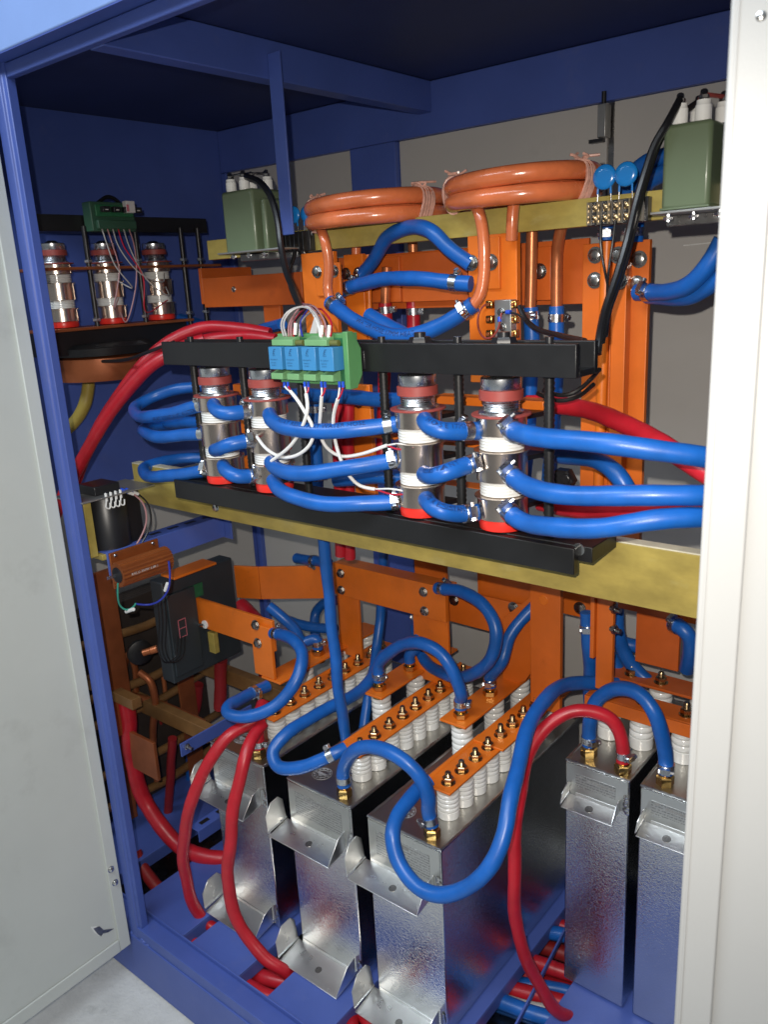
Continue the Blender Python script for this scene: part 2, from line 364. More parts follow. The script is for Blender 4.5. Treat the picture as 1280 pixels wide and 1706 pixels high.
obj("back_post", MB().box((.012, YB - .001, .1), (.146, YB + .03, 1.7565)), "blue_paint", cab, .002)
obj("back_post", MB().box((CX0 + .001, YB - .001, .1), (CX0 + .02, YB + .03, 1.7565)), "blue_paint", cab, .002)
bp = MB().box((-.44, YB + .014, .1), (.010, YB + .024, 1.7565)); obj("back_panel", bp, "panel_grey", cab)
seam = at(1013, 200, y=YB).x
obj("back_panel", MB().box((.148, YB + .014, .1), (seam - .007, YB + .024, 1.7565)), "panel_grey", cab, .001)
obj("back_panel", MB().box((seam + .007, YB + .014, .1), (CX1 - .002, YB + .024, 1.7565)), "panel_grey", cab, .001)
obj("seam_strip", MB().box((seam - .0065, YB + .019, .1), (seam + .0065, YB + .023, 1.7565)), "steel_dark", cab)
lt = MB(); p = at(1005, 195, y=YB - .006); lt.box((p.x - .008, YB - .012, p.z - .035), (p.x + .008, YB + .013, p.z + .022)); lp = obj("latch", lt, "grey_metal", cab, .001)
p2 = at(1007, 168, y=YB - .006); obj("latch_pin", MB().cyl((p2.x, YB - .006, p2.z - .012), (p2.x, YB - .006, p2.z + .016), .0045, 12), "black_plastic", lp)
obj("latch_foot", MB().box((p.x - .024, YB - .014, p.z - .043), (p.x + .004, YB - .002, p.z - .037)), "black_plastic", lp)
ct = at(1170, 395, y=YB); fl_ = MB().tube([Vector((.80, YB + .0125, at(1120, 410, y=YB).z)), Vector((1.05, YB + .0125, at(1190, 398, y=YB).z))], .0012, 6); obj("panel_scratch", fl_, "paint_chip", cab)
# left door leaf, swung out a quarter turn; rim on the inside
XD = -.0375
dr = MB().box((XD - .022, -.70, .098), (XD - .004, -.026, 1.812))
door = obj("door", dr, "door_paint", cab, .002)
rim = MB()
rim.box((XD - .0038, -.052, .099), (XD + .001, -.027, 1.811)); rim.box((XD - .0036, -.70, .0985), (XD + .001, -.0522, .128)); rim.box((XD - .0036, -.70, 1.78), (XD + .001, -.0522, 1.811))
obj("rim", rim, "door_paint", door, .0015)
for u, v in ((184, 1448), (191, 1470)):
    p = at(u, v, x=XD + .0012); s = MB().lathe([(.0072, 0), (.0072, .0015), (.0035, .0016)], p, (1, 0, 0), 12); s.lathe([(.0055, 0), (.0050, .0034), (.002, .005)], p + Vector((.0015, 0, 0)), (1, 0, 0), 10)
    obj("screw", s, "rivet_steel", door)
p = at(2, 317, x=XD - .004); obj("screw", MB().lathe([(.006, 0), (.006, .002), (.003, .004)], p, (1, 0, 0), 12), "steel_dark", door)
ch = []
for u, v in ((155, 1547), (165, 1543), (172, 1549), (189, 1547), (180, 1553), (171, 1555), (168, 1560), (162, 1556)): ch.append(at(u, v, x=XD - .0037))
obj("paint_chip", MB().prism(ch, (.0006, 0, 0)), "steel_dark", door)
ch2 = [at(u - 3, v - 2, x=XD - .0038) for u, v in ((153, 1546), (163, 1545), (168, 1550), (168, 1562), (160, 1556))]
obj("paint_chip", MB().prism(ch2, (.0003, 0, 0)), "paint_chip", door)
for u, v in ((50, 610), (50, 630)):
    c = [at(u + a, v + b, x=XD - .0037) for a, b in ((0, 0), (4, 2), (5, 12), (2, 14), (3, 6))]
    obj("paint_chip", MB().prism(c, (.0004, 0, 0)), "steel_dark", door)
# right door leaf, seen past its folded free edge
E0 = at(1172, 853, y=-.10); E0 = Vector((E0.x, -.10)); HN = Vector((CX1 + .012, -.012)); dv = (HN - E0).normalized(); nv = Vector((dv.y, -dv.x))
if nv.dot(Vector((CAM.x, CAM.y)) - E0) < 0: nv = -nv
def dpt(a, b, z): q = E0 + dv * a + nv * b; return Vector((q.x, q.y, z))
LD = (HN - E0).length; z0, z1 = .098, 1.812
def dbox(mb, a0, a1, b0, b1, z0, z1): return mb.prism([dpt(a0, b0, z0), dpt(a1, b0, z0), dpt(a1, b1, z0), dpt(a0, b1, z0)], (0, 0, z1 - z0))
rd = obj("door", dbox(MB(), .0, LD, -.020, -.001, z0, z1), "white_door_paint", cab, .002)
rr = MB(); dbox(rr, 0, .034, -.0009, .006, z0, z1); dbox(rr, .0342, LD, -.0009, .0055, z0, z0 + .03)
obj("rim", rr, "white_door_paint", rd, .002)
rl = MB(); dbox(rl, .004, .006, .0062, .0072, z0, z1); obj("edge_bead", rl, "white_door_paint", rd, .0004)
q = None
for a in [i * .001 for i in range(20, 120)]:
    for zz in [1.5 + .004 * i for i in range(60)]:
        w = RC @ (dpt(a, 0, zz) - CAM); uu = w.x / w.z * FPX + 640; vv = w.y / w.z * FPX + 853
        e = (uu - 1263) ** 2 + (vv - 28) ** 2
        if q is None or e < q[0]: q = (e, a, zz)
n3 = Vector((nv.x, nv.y, 0)); p = dpt(q[1], -.0008, q[2])
s = MB().lathe([(.0075, 0), (.0075, .002), (.0045, .0021)], p, n3, 14); s.lathe([(.0055, 0), (.0050, .004), (.002, .0058)], p + n3 * .002, n3, 12); obj("screw", s, "rivet_steel", rd)
# support plates under the capacitors and the floor tray
for xa, xb in ((-.40, -.19), (-.085, .088), (.117, .264), (.346, .494), (.56, .70), (.800, 1.10)):
    pp = MB().box((xa, .0195, .146), (xb, .74, .150)); pp.box((xb - .004, .0195, .118), (xb, .74, .1458)); pp.box((xa, .0195, .118), (xa + .004, .74, .1458))
    obj("support_plate", pp, "blue_paint", cab, .001)
obj("floor_tray", MB().box((CX0, .016, .03), (CX1, YB + .03, .036)), "steel_dark", cab)
for k, yy in enumerate((.60,)):
    obj("tie_bar", MB().box((CX0 + .01, yy, .10), (CX1 - .01, yy + .03, .117)), "blue_paint", cab, .001)
obj("side_panel", MB().box((CX0 + .002, .06, .16), (CX0 + .008, .78, 1.00)), "panel_grey", cab, .001)

# ================================================================== EPOXY BEAMS
lb = thing("epoxy_beam", "long yellow olive epoxy board beam under the black clamp bar, running behind the white door leaf", "beam", (.55, .2, 1.035))
xl, xr = -.11, 1.40
obj("board", MB().box((xl, .186, 1.036), (xr, .206, 1.118)), "epoxy_board", lb, .0008)
obj("cut_edge", MB().box((xl, .1865, 1.1182), (xr, .2055, 1.1200)), "epoxy_edge", lb)
p = at(695 / 2.783 + 100, 245 / 2.783 + 760, y=.171); bolt(lb, (p.x, .186, p.z), (0, -1, 0), .006, .004, "zinc")
FY = .36
ub = thing("epoxy_beam", "olive epoxy board beam hanging high at the back below the two coils", "beam", (.5, FY, 1.51))
uz0 = at(843, 389, y=FY).z; uz1 = at(862, 343, y=FY).z; ux0 = at(345, 410, y=FY).x
obj("board", MB().box((ux0, FY, uz0), (1.40, FY + .016, uz1)), "epoxy_board", ub, .0008)
# ================================================================== THYRISTOR STACK ASSEMBLY
BY = .10
fr = thing("thyristor_rack", "pair of black insulating bars joined by threaded rods, clamping four thyristor columns", "frame", (.55, .13, 1.097))
ubar = MB(); zt, zb = 1.376, 1.337; xa, xb = .161, .937
ubar.box((xa, BY, zb), (xb, BY + .009, zt)); ubar.box((xa, BY + .0091, zb), (xb, BY + .0489, zb + .008)); ubar.box((xa, BY + .049, zb), (xb, BY + .058, zt))
obj("upper_bar", ubar, "black_board", fr, .001)
lbar = MB(); lbar.box((.148, BY, 1.097), (.937, BY + .012, 1.131)); obj("lower_bar", lbar, "black_board", fr, .001)
lbar = MB(); lbar.box((.150, BY + .0122, 1.112), (.955, BY + .084, 1.132)); obj("lower_bar", lbar, "black_board", fr, .001)
p = at(965, 915, y=BY + .012); sc = MB().lathe([(.008, 0), (.008, .001)], p, (0, -1, 0), 16); obj("nut", sc, "rivet_steel", fr)
RODS = [.201, .328, .459, .625, .753, .886]
for x in RODS:
    for yy in (BY + .032,):
        prof = []; n = 62; h0, h1 = 1.1325, 1.336
        for k in range(n + 1):
            z = h0 + (h1 - h0) * k / n; prof.append((.0072 if k % 2 else .0060, z))
        obj("threaded_rod", MB().lathe(prof, (x, yy, 0), (0, 0, 1), 12), "black_board", fr, sharp=80)
        obj("rod_nut", MB().hexn((x, yy, 1.3452), (0, 0, 1), .011, .010).cyl((x, yy, 1.355), (x, yy, 1.382), .0055, 10), "black_plastic", fr)
for u in (700, 840):
    q = at(u, 565, y=BY + .03); obj("adjuster", MB().hexn((q.x, BY + .03, 1.345), (0, 0, 1), .016, .037).cyl((q.x, BY + .03, 1.382), (q.x, BY + .03, 1.388), .008, 12), "black_plastic", fr)

def column(loc, label, group, full=True, s=1.0, kind=0):
    """thyristor column: clamp cap, washer, three chrome cooling blocks and two ribbed ceramic discs"""
    t = thing("thyristor_column", label, "thyristor", loc, group)
    def part(name, prof, m, z=0, off=(0, 0), seg=32, sharp=38):
        obj(name, MB().lathe([(r * s, h) for r, h in prof], (off[0], off[1], 0), (0, 0, 1), seg), m, t, local=True, key=("col", name, m, round(prof[0][1], 4), s), sharp=sharp)
    def rib(z0, z1, r, n=5):
        pr = [(r * .8, z0)]; 
        for k in range(n):
            a = z0 + (z1 - z0) * k / n; b = z0 + (z1 - z0) * (k + 1) / n; d = b - a
            pr += [(r * .93, a + d * .02), (r, a + d * .28), (r, a + d * .72), (r * .93, a + d * .98)]
        return pr + [(r * .8, z1)]
    part("base_pad", [(.027, 0), (.031, .001), (.032, .008), (.031, .0145)], "red_pad")
    part("cooling_block", [(.0325, .0148), (.0335, .0156), (.0335, .0430), (.0368, .0440), (.0368, .0458), (.030, .046)], "chrome")
    part("ceramic_disc", rib(.0462, .0660, .0295), "white_porcelain", sharp=30)
    part("cooling_block", [(.0325, .0662), (.0335, .0668), (.0335, .1040), (.0368, .1046), (.0368, .1062), (.030, .1064)], "chrome")
    part("ceramic_disc", rib(.1066, .1268, .0295), "white_porcelain", sharp=30)
    part("cooling_block", [(.0325, .1270), (.0330, .1276), (.0330, .1500), (.0325, .1504)], "chrome")
    part("insulating_washer", [(.0385, .1506), (.0390, .1512), (.0390, .1528), (.0385, .1534)], "brown_washer")
    part("spring_cup", [(.030, .1536), (.0295, .156), (.0245, .158), (.0235, .160), (.0245, .1615), (.0235, .163), (.0245, .1645), (.0235, .166), (.0245, .1675), (.0235, .169), (.024, .1705)], "zinc", sharp=30)
    part("clamp_ring", [(.0275, .1707), (.0285, .1715), (.0285, .1830), (.0275, .1838)], "brown_washer")
    part("pressure_cap", [(.0258, .1840), (.0262, .1846), (.0262, .1985), (.0250, .2000), (.014, .2003), (.012, .2035), (.008, .2060)], "zinc")
    bp = MB()
    return t
COLS = [.251, .377, .682, .816]
cl = ["first thyristor column from the left in the front row, beside the looped blue hoses",
      "thyristor column just below the left edge of the green relay module",
      "thyristor column in front row right of the white wires, third from left",
      "thyristor column at the right end of the front row"]
ZB = 1.1325
cols = []
for x, l in zip(COLS, cl): cols.append(column((x, BY + .035, ZB), l, "front thyristor columns"))
def spigot(parent, a, b, r=.0115):
    obj("spigot", MB().cyl(a, b, r, 16), "chrome", parent)

# hoses of the front row
yf = BY + .035 - .034
ZL = [1.271, 1.218, 1.163]          # heights of the three cooling blocks
def lug(u, v): return
G = "blue hoses linking the front thyristor columns"
def H(label, pts, cl=(), text=None): return hose(label, pts, .0116, "blue_hose", cl, text, G)
H("blue hose sagging from second to third front column, topmost of its three", [(449, 690, .078), (453, 700, .064), (470, 711, .058), (520, 717, .062), (580, 717, .082), (630, 711, .108), (672, 704, .128)], ((1, .022, .6),), ("HEAT RESISTANT WATER HOSE", .05, .010, .7))
H("blue hose sagging from second to third front column, middle one", [(452, 770, .082), (458, 779, .066), (475, 786, .058), (520, 788, .062), (580, 780, .082), (630, 771, .108), (676, 764, .128)], ((1, .018, 2.6),))
H("blue hose sagging from second to third front column, lowest one", [(456, 800, .084), (462, 812, .068), (480, 825, .058), (530, 837, .062), (590, 840, .082), (640, 838, .108), (680, 834, .128)], ((1, .018, 2.6),))
H("short blue hose from third to fourth front column, top one", [(708, 700, .082), (713, 708, .066), (730, 716, .064), (760, 719, .084), (790, 718, .108), (812, 717, .125)], ((1, .030, .6),), ("HOSE 17MM", .024, .010, .6))
H("short blue hose rising from third to fourth front column, middle one", [(708, 790, .086), (720, 793, .066), (740, 788, .064), (765, 779, .084), (790, 772, .108), (812, 768, .125)], ((1, .026, 2.8),), ("RESISTANT", .024, .010, .7))
H("short blue hose from third to fourth front column, lowest one", [(711, 832, .086), (718, 842, .068), (735, 852, .064), (760, 857, .084), (785, 855, .108), (812, 851, .125)], ((1, .028, 2.8),), ("JMS RESISTANT", .016, .010, .6))
H("blue hose leaving the last front column to the right, topmost", [(848, 714, .088), (858, 719, .075), (890, 726, .060), (960, 735, .05), (1060, 745, .06), (1165, 760, .09), (1260, 785, .16)], ((0, .016, 2.2),))
H("blue hose leaving the last front column to the right, middle", [(848, 787, .090), (858, 797, .078), (885, 813, .062), (935, 823, .05), (1040, 827, .06), (1165, 824, .09), (1260, 822, .16)], ((0, .014, 2.2),))
H("blue hose leaving the last front column to the right, lowest", [(846, 848, .090), (856, 860, .078), (885, 874, .062), (930, 880, .05), (1000, 878, .05), (1080, 869, .06), (1165, 862, .09), (1260, 855, .16)], ((0, .014, 2.2),))
H("short blue hose between first two front columns, top one", [(356, 674, .090), (359, 682, .078), (375, 689, .076), (395, 688, .092), (412, 686, .108), (440, 685, .128)], ((1, .030, 1.0),))
H("short blue hose between first two front columns, middle one", [(358, 750, .092), (364, 748, .078), (380, 741, .076), (400, 737, .092), (418, 734, .108), (442, 732, .128)], ((1, .028, 2.6),))
H("short blue hose between first two front columns, lowest one", [(372, 775, .092), (376, 783, .078), (390, 792, .076), (408, 794, .092), (424, 793, .108), (448, 792, .128)], ((1, .028, 2.6),))
GL = "blue hoses looping left of the front thyristor columns"
hose("blue hose loop at far left of the front columns, topmost with printed lettering", [(356, 673, .128), (331, 677, .120), (284, 688, .11), (245, 695, .115), (226, 690, .135), (228, 677, .17), (258, 659, .21), (293, 648, .24), (330, 646, .27), (380, 648, .30)], .0114, "blue_hose", ((0, .026, 1.2),), ("HEAT RESISTANT WATER", .36, .010, -.5), GL)
hose("blue hose loop left of the front columns, second from top behind the rod", [(345, 703, .21), (325, 704, .21), (293, 704, .22), (265, 706, .25), (262, 716, .30)], .0114, "blue_hose", (), None, GL)
hose("blue hose loop left of the front columns, third from top", [(358, 722, .128), (331, 723, .120), (284, 727, .11), (252, 726, .115), (240, 719, .14), (246, 711, .19), (290, 706, .26)], .0114, "blue_hose", ((0, .026, 2.8),), None, GL)
hose("lowest blue hose loop left of the front columns", [(362, 783, .128), (333, 785, .120), (284, 793, .11), (255, 794, .115), (240, 788, .14), (244, 777, .18), (272, 768, .22), (307, 764, .26), (350, 762, .30)], .0114, "blue_hose", ((0, .022, .6),), None, GL)

# ------------------------------------------------------------------ relay module on the upper bar
md = thing("relay_module", "green relay module with four bright blue relays clipped to the black bar", "module", at(525, 640, y=.09))
yb = .074
def PZ(u, v, y): return at(u, v, y=y)
a = PZ(462, 560, yb); b = PZ(583, 648, yb)
x0, x1 = a.x, b.x; z1, z0 = a.z, b.z
z0 = PZ(470, 637, yb).z; z1 = PZ(460, 556, yb).z
bd = MB().box((x0, yb, z0), (x1, yb + .022, z1)); obj("carrier", bd, "green_plastic", md, .001)
e0 = PZ(583, 600, yb).x
ec = MB(); zs = z1 + .003; zq = z0 - .004
ec.prism([(x1 + .0005, yb - .010, zs), (x1 + .0005, yb + .002, zs), (x1 + .0005, yb + .018, zs - .024), (x1 + .0005, yb + .018, zq + .018), (x1 + .0005, yb + .006, zq), (x1 + .0005, yb - .010, zq)], (.009, 0, 0))
obj("end_plate", ec, "green_plastic", md, .0012)
obj("din_foot", MB().box((x1 + .0015, yb + .0242, z0 + .020), (x1 + .0085, yb + .034, z0 + .045)).box((x1 - .1, yb + .0242, z0 + .026), (x1, yb + .0262, z0 + .040)), "black_plastic", md, .0008)
obj("circuit_board", MB().box((x0 + .003, yb - .004, z0 + .006), (x1 - .001, yb - .0003, z1 - .006)), "green_board", md)
wid = (x1 - x0 - .004)
for k in range(4):
    xa = x0 + .006 + k * wid / 4 * 1.01; xb_ = xa + wid / 4 * .80
    rz1 = PZ(470, 578, yb - .026).z; rz0 = PZ(470, 616, yb - .026).z
    rl = obj("relay", MB().box((xa, yb - .026, rz0), (xb_, yb - .0042, rz1)), "relay_blue", md, .0008)
    w = xb_ - xa; zz = rz1 - .008
    def put(ox, oz): return lambda x, y: Vector((ox + x, yb - .0264, oz + y))
    obj("logo", text_mb("E", .0095, put(xa + w * .30, rz1 - .0095), .5), "relay_print", rl, flat=True)
    obj("lettering", text_mb("MIDS", .0028, put(xa + w * .30, rz1 - .0125)), "relay_print", rl, flat=True)
    obj("lettering", text_mb("RELAY-TR00100", .0022, put(xa + w * .10, rz1 - .0185)), "relay_print", rl, flat=True)
    for q, st in enumerate(("1:1", "500V/5mA", "50-60HZ")): obj("lettering", text_mb(st, .0024, put(xa + w * (.42 - .07 * len(st) * .5), rz0 + .0125 - q * .0036)), "relay_print", rl, flat=True)
    # film resistor above, terminals below
    c = Vector((xa + w * .1, yb - .011, rz1 + .0045)); obj("resistor", MB().lathe([(.002, 0), (.0042, .001), (.0042, w * .85), (.002, w * .86)], c, (1, 0, 0), 12), "olive_resistor", md)
    tx = x0 + .002 + k * wid / 4
    obj("terminal", MB().prism([(tx, yb - .004, z0 + .006), (tx, yb - .021, z0 + .0075), (tx, yb - .021, z0 + .016), (tx, yb - .004, z0 + .021)], (wid / 4 * .72, 0, 0)), "green_light", md, .0006)
for k in range(2):
    tx = x0 + .008 + k * wid * .5
    obj("terminal", MB().prism([(tx, yb - .004, z1 - .016), (tx, yb - .020, z1 - .015), (tx, yb - .020, z1 - .007), (tx, yb - .004, z1 - .002)], (wid * .32, 0, 0)), "green_light", md, .0006)
# wires out of the module
ty = yb - .012
for k, (u0, path) in enumerate((
    (474, [(484, 652), (497, 668), (510, 690), (522, 712), (520, 735), (500, 756), (470, 762), (444, 748), (428, 728)]),
    (508, [(510, 656), (513, 680), (505, 708), (488, 738), (470, 755), (452, 768)]),
    (536, [(536, 660), (534, 690), (533, 720), (543, 745), (565, 760), (600, 757), (645, 742)]),
    (566, [(563, 665), (556, 690), (556, 720), (565, 758), (580, 790), (600, 810), (625, 815)]))):
    yy = [.056, .052, .054, .058, .060, .062, .066, .072, .085, .095]
    labs = ("white twin cable curling from first relay output to the second front column", "white twin cable from second relay output, crossing the first one", "white twin cable from third relay output, curving right to the third column", "white twin cable hanging lowest, from fourth relay output to the third column")
    pts = [(u, v, yy[min(i, 9)] if k < 2 else .060 + .008 * i) for i, (u, v) in enumerate(path)]
    cab_ = wire(labs[k], pts, .0026, "wire_white", "signal_cable", "cable", "white cables from the relay module")
    s0 = at(*path[0], y=pts[0][2])
    for q, (m, du) in enumerate((("wire_white", 0), ("wire_red", 6))):
        e = at(u0 + du, 643, y=ty); mid = e.lerp(s0, .5) + Vector((.002 * q, 0, -.002))
        obj("conductor", MB().tube(spline([e, mid, s0], .004), .0013, 6), m, cab_)
        obj("ferrule", MB().cyl(e + Vector((0, 0, -.002)), e + Vector((0, 0, .006)), .0020, 8), "ferrule_blue", cab_)
    p_ = Vector(at(*path[-1], y=pts[-1][2]))
    if k >= 2:
        tg = (at(690, 745, y=.105), at(690, 822, y=.105))[k - 2]
        for q, m in enumerate(("wire_white", "wire_red")): obj("conductor", MB().tube(spline([p_, p_.lerp(tg, .5) + Vector((0, -.003, .004 - .008 * q)), tg], .004), .0014, 6), m, cab_)
    else:
        tg = (at(432, 726, y=.11), at(440, 776, y=.11))[k]
        for q, m in enumerate(("wire_white", "wire_red")): obj("conductor", MB().tube(spline([p_, p_.lerp(tg, .5) + Vector((0, -.002, .003 - .005 * q)), tg], .004), .0014, 6), m, cab_)
# bundle feeding the module from above
hb = thing("wire_bundle", "bundle of thin grey, pink and dark wires arching into the top of the relay module", "wires", at(510, 555, y=.09))
tops = [(473, "wire_grey"), (477, "wire_grey"), (481, "wire_pink"), (485, "wire_pink"), (489, "wire_red"), (493, "black_cable"), (499, "wire_grey"), (504, "wire_blue"), (534, "wire_white"), (538, "wire_pink"), (543, "wire_pink"), (548, "black_cable"), (551, "wire_red")]
for k, (u, m) in enumerate(tops):
    e = at(u, 560, y=yb - .010); hgt = random.uniform(508, 524); uu = 500 + random.uniform(-6, 30)
    if k in (0, 1): pts = [e, at(468 + 4 * k, 538, y=yb), at(478 + 4 * k, 520, y=yb + .01), at(500, 511, y=yb + .02), at(525, 522, y=yb + .01), at(534, 545, y=yb), at(536, 560, y=yb - .01)]
    else: pts = [e, at(u - 1 + random.uniform(-3, 3), 540, y=yb + .005), at((u + uu) / 2, hgt + 4, y=yb + .04), at(uu, hgt, y=yb + .10), at(498, 505 + random.uniform(-4, 4), y=.28)]
    obj("conductor", MB().tube(spline(pts, .005), .0014 if m != "wire_white" else .002, 6), m, hb)
for u, v in ((491, 548), (535, 552), (547, 552)):
    e = at(u, v, y=yb - .009); obj("marker_sleeve", MB().cyl(e + Vector((0, 0, -.008)), e + Vector((.001, .002, .008)), .0026, 8), "wire_white", hb)
c = at(519, 542, y=yb + .005); obj("connector_hood", MB().prism([c + Vector((-.006, 0, -.012)), c + Vector((.008, 0, -.012)), c + Vector((.005, .01, .010)), c + Vector((-.003, .01, .012))], (0, .006, 0)), "wire_grey", hb, .001)

# ================================================================== UPPER BACK: BUSBARS, COILS, TERMINALS
def rect(mb, u0, v0, u1, v1, y, t):
    """upright plate: picture corners upper left and lower right on the plane y, thickness t backwards"""
    a, b = at(u0, v0, y=y), at(u1, v1, y=y); return mb.box((a.x, y, b.z), (b.x, y + t, a.z))
def bolts(parent, y, pts, r=.0075, m="bolt_steel"):
    for u, v in pts:
        p = at(u, v, y=y); bolt(parent, p, (0, -1, 0), r, .006, m)
PY = .345
b1 = thing("busbar", "orange painted upright busbar under the left coil, behind the relay module", "busbar", at(535, 600, y=PY))
obj("plate", rect(MB(), 501, 423, 567, 600, PY, .010), "orange_paint", b1, .001)
obj("clamp_plate", rect(MB(), 524, 440, 568, 492, PY - .006, .0058), "orange_paint", b1, .001)
bolts(b1, PY - .006, ((529, 453), (557, 452)))
obj("plate", rect(MB(), 572, 425, 612, 575, PY + .045, .010), "orange_paint", b1, .001)
obj("edge_tube", MB().cyl(at(613, 424, y=PY + .05), at(618, 575, y=PY + .05), .005, 10), "orange_paint", b1)
bolts(b1, PY + .045, ((577, 456), (598, 455), (588, 468)))
obj("plate", rect(MB(), 581, 640, 630, 905, PY + .02, .010), "orange_paint", b1, .001)
p = at(598, 674, y=PY + .02); bolt(b1, p, (0, -1, 0), .005, .004, "steel_dark")
b2 = thing("busbar", "orange painted upright busbar under the right coil, carrying the small aluminium block", "busbar", at(820, 610, y=PY))
obj("plate", rect(MB(), 779, 394, 863, 640, PY, .012), "orange_paint", b2, .001)
obj("clamp_plate", rect(MB(), 809, 396, 833, 481, PY - .006, .0058), "orange_paint", b2, .001)
bolts(b2, PY - .006, ((786, 438), (819, 437)), .0085)
b3 = thing("busbar", "orange horizontal busbar at the back, spanning behind the two coil busbars", "busbar", at(700, 510, y=.43))
obj("plate", rect(MB(), 613, 428, 780, 500, .43, .012), "orange_red_paint", b3, .001)
obj("plate", rect(MB(), 560, 430, 980, 506, .4425, .008), "orange_red_paint", b3, .001)
obj("joint_plate", rect(MB(), 612, 431, 668, 503, .424, .0058), "orange_red_paint", b3, .001)
obj("joint_plate", rect(MB(), 893, 412, 918, 500, .424, .0058), "orange_red_paint", b3, .001)
bolts(b3, .424, ((900, 452),), .0085)
b4 = thing("busbar", "tall orange busbar at right with copper edge tube, reaching down behind the hoses", "busbar", at(1020, 860, y=.43))
obj("plate", rect(MB(), 972, 407, 1008, 1000, .43, .012), "orange_mid_paint", b4, .001)
obj("plate", rect(MB(), 1022, 403, 1063, 1000, .444, .010), "orange_mid_paint", b4, .001)
obj("angle", rect(MB(), 1022, 404, 1034, 860, .4245, .019), "orange_mid_paint", b4, .001)
obj("edge_tube", MB().cyl(at(1012, 402, y=.424), at(996, 860, y=.424), .0085, 14), "orange_paint", b4)
bolts(b4, .43, ((993, 425), (992, 467)), .0085); bolts(b4, .4245, ((1031, 425), (1033, 468)), .0085); bolts(b4, .444, ((1066, 432), (1062, 473)), .0085)
b5 = thing("busbar", "orange horizontal busbar at upper left running to the dim thyristor columns on the wall", "busbar", at(400, 505, y=.45))
obj("plate", rect(MB(), 336, 464, 505, 507, .45, .010), "orange_red_paint", b5, .001)
q = at(336, 464, y=.45); q2 = at(336, 507, y=.45)
obj("bent_end", MB().box((q.x - .010, .4499, q2.z), (q.x - .0002, .60, q.z + .022)), "orange_red_paint", b5, .001)
p = at(389, 482, y=.45); obj("hole_plug", MB().lathe([(.0065, 0), (.005, .002)], p, (0, -1, 0), 14), "steel_dark", b5)
obj("plate", rect(MB(), 438, 508, 470, 560, .458, .010), "orange_red_paint", b5, .001)
# bars behind the front columns
b6 = thing("busbar", "orange rear bar level with the tops of the front thyristor columns", "busbar", at(800, 684, y=.235))
obj("plate", rect(MB(), 722, 659, 906, 684, .235, .03), "orange_paint", b6, .001)
obj("plate", rect(MB(), 387, 640, 432, 661, .235, .03), "orange_paint", b6, .001)
b7 = thing("busbar", "orange rear bar level with the middle of the front thyristor columns", "busbar", at(800, 755, y=.235))
obj("plate", rect(MB(), 545, 722, 905, 752, .235, .03), "orange_paint", b7, .001); obj("plate", rect(MB(), 400, 700, 432, 725, .235, .03), "orange_paint", b7, .001)
b8 = thing("busbar", "orange rear bar level with the feet of the front thyristor columns", "busbar", at(800, 830, y=.235))
obj("plate", rect(MB(), 700, 802, 915, 830, .235, .03), "orange_paint", b8, .001); obj("plate", rect(MB(), 405, 760, 440, 785, .235, .03), "orange_paint", b8, .001)
for k, (bb, v) in enumerate(((b6, 690), (b7, 757), (b8, 833))):
    for u in (740, 880):
        c = at(u, v, y=.235); obj("stand_off", MB().prism([(c.x - .03, .235, c.z), (c.x + .03, .235, c.z), (c.x + .012, .16, c.z), (c.x - .012, .16, c.z)], (0, 0, .007)), "black_board", bb, .001)
# orange flap between lower rods
# coils
def coil(label, u, v, y, R, leads, tie_ang):
    c = at(u, v, y=y); t = thing("coil", label, "coil", c - Vector((0, 0, .03)), "pair of orange varnished coils")
    r = .0132; pts = lambda dz, k, RR=R: [c + Vector((RR * math.cos(a) * (1 + .015 * math.sin(3 * a + k)), RR * math.sin(a) * (1 + .015 * math.cos(2 * a + k)), dz + .004 * math.sin(a + k))) for a in [2 * math.pi * i / 72 for i in range(72)]]
    for k, dz in enumerate((-.0118, .0118)): obj("turn", MB().tube(pts(dz, k), r, 14, True), "varnished_coil", t)
    obj("turn", MB().tube(pts(0, 2, R - .026), r * .9, 12, True), "varnished_coil", t)
    for a in tie_ang:
        tp = MB()
        for j in range(5):
            aa = a + (j - 2) * .045 + random.uniform(-.02, .02); o = c + Vector((R * math.cos(aa), R * math.sin(aa), 0)); d = Vector((math.cos(aa), math.sin(aa), 0))
            ring = [o + d * (.0165 * math.cos(q)) + Vector((0, 0, .0275 * math.sin(q))) + Vector((-d.y, d.x, 0)) * .004 * math.sin(q * 2) for q in [2 * math.pi * i / 20 for i in range(20)]]
            tp.tube(ring, .0026, 6, True)
        obj("tape_lashing", tp, "tape", t)
        kn = MB(); o = c + Vector((R * math.cos(a), R * math.sin(a), .027))
        for j in range(4): kn.tube(spline([o, o + Vector((random.uniform(-.01, .01), random.uniform(-.01, .01), .006)), o + Vector((random.uniform(-.02, .02), random.uniform(-.02, .02), random.uniform(.004, .012)))], .003), .002, 6)
        obj("tape_knot", kn, "tape", t)
    for L in leads:
        obj("lead_tube", MB().tube(spline([at(a, b, y=yy) for a, b, yy in L], .006), .0088, 12), "varnished_coil", t)
    return t
coil("left orange coil of two lashed turns, set further back", 627, 352, .40, .113, ([(530, 372, .335), (541, 400, .315), (548, 440, .318), (546, 485, .318), (553, 505, .315), (562, 513, .31)], [(596, 366, .40), (594, 400, .40), (593, 432, .40)]), (math.radians(200), math.radians(352)))
coil("right orange coil of two lashed turns, larger and nearer", 870, 316, .40, .106, ([(778, 330, .335), (797, 350, .312), (806, 395, .308), (806, 465, .308), (799, 495, .305), (785, 512, .30)], [(857, 335, .335), (854, 365, .332), (853, 400, .335)]), (math.radians(196), math.radians(352)))
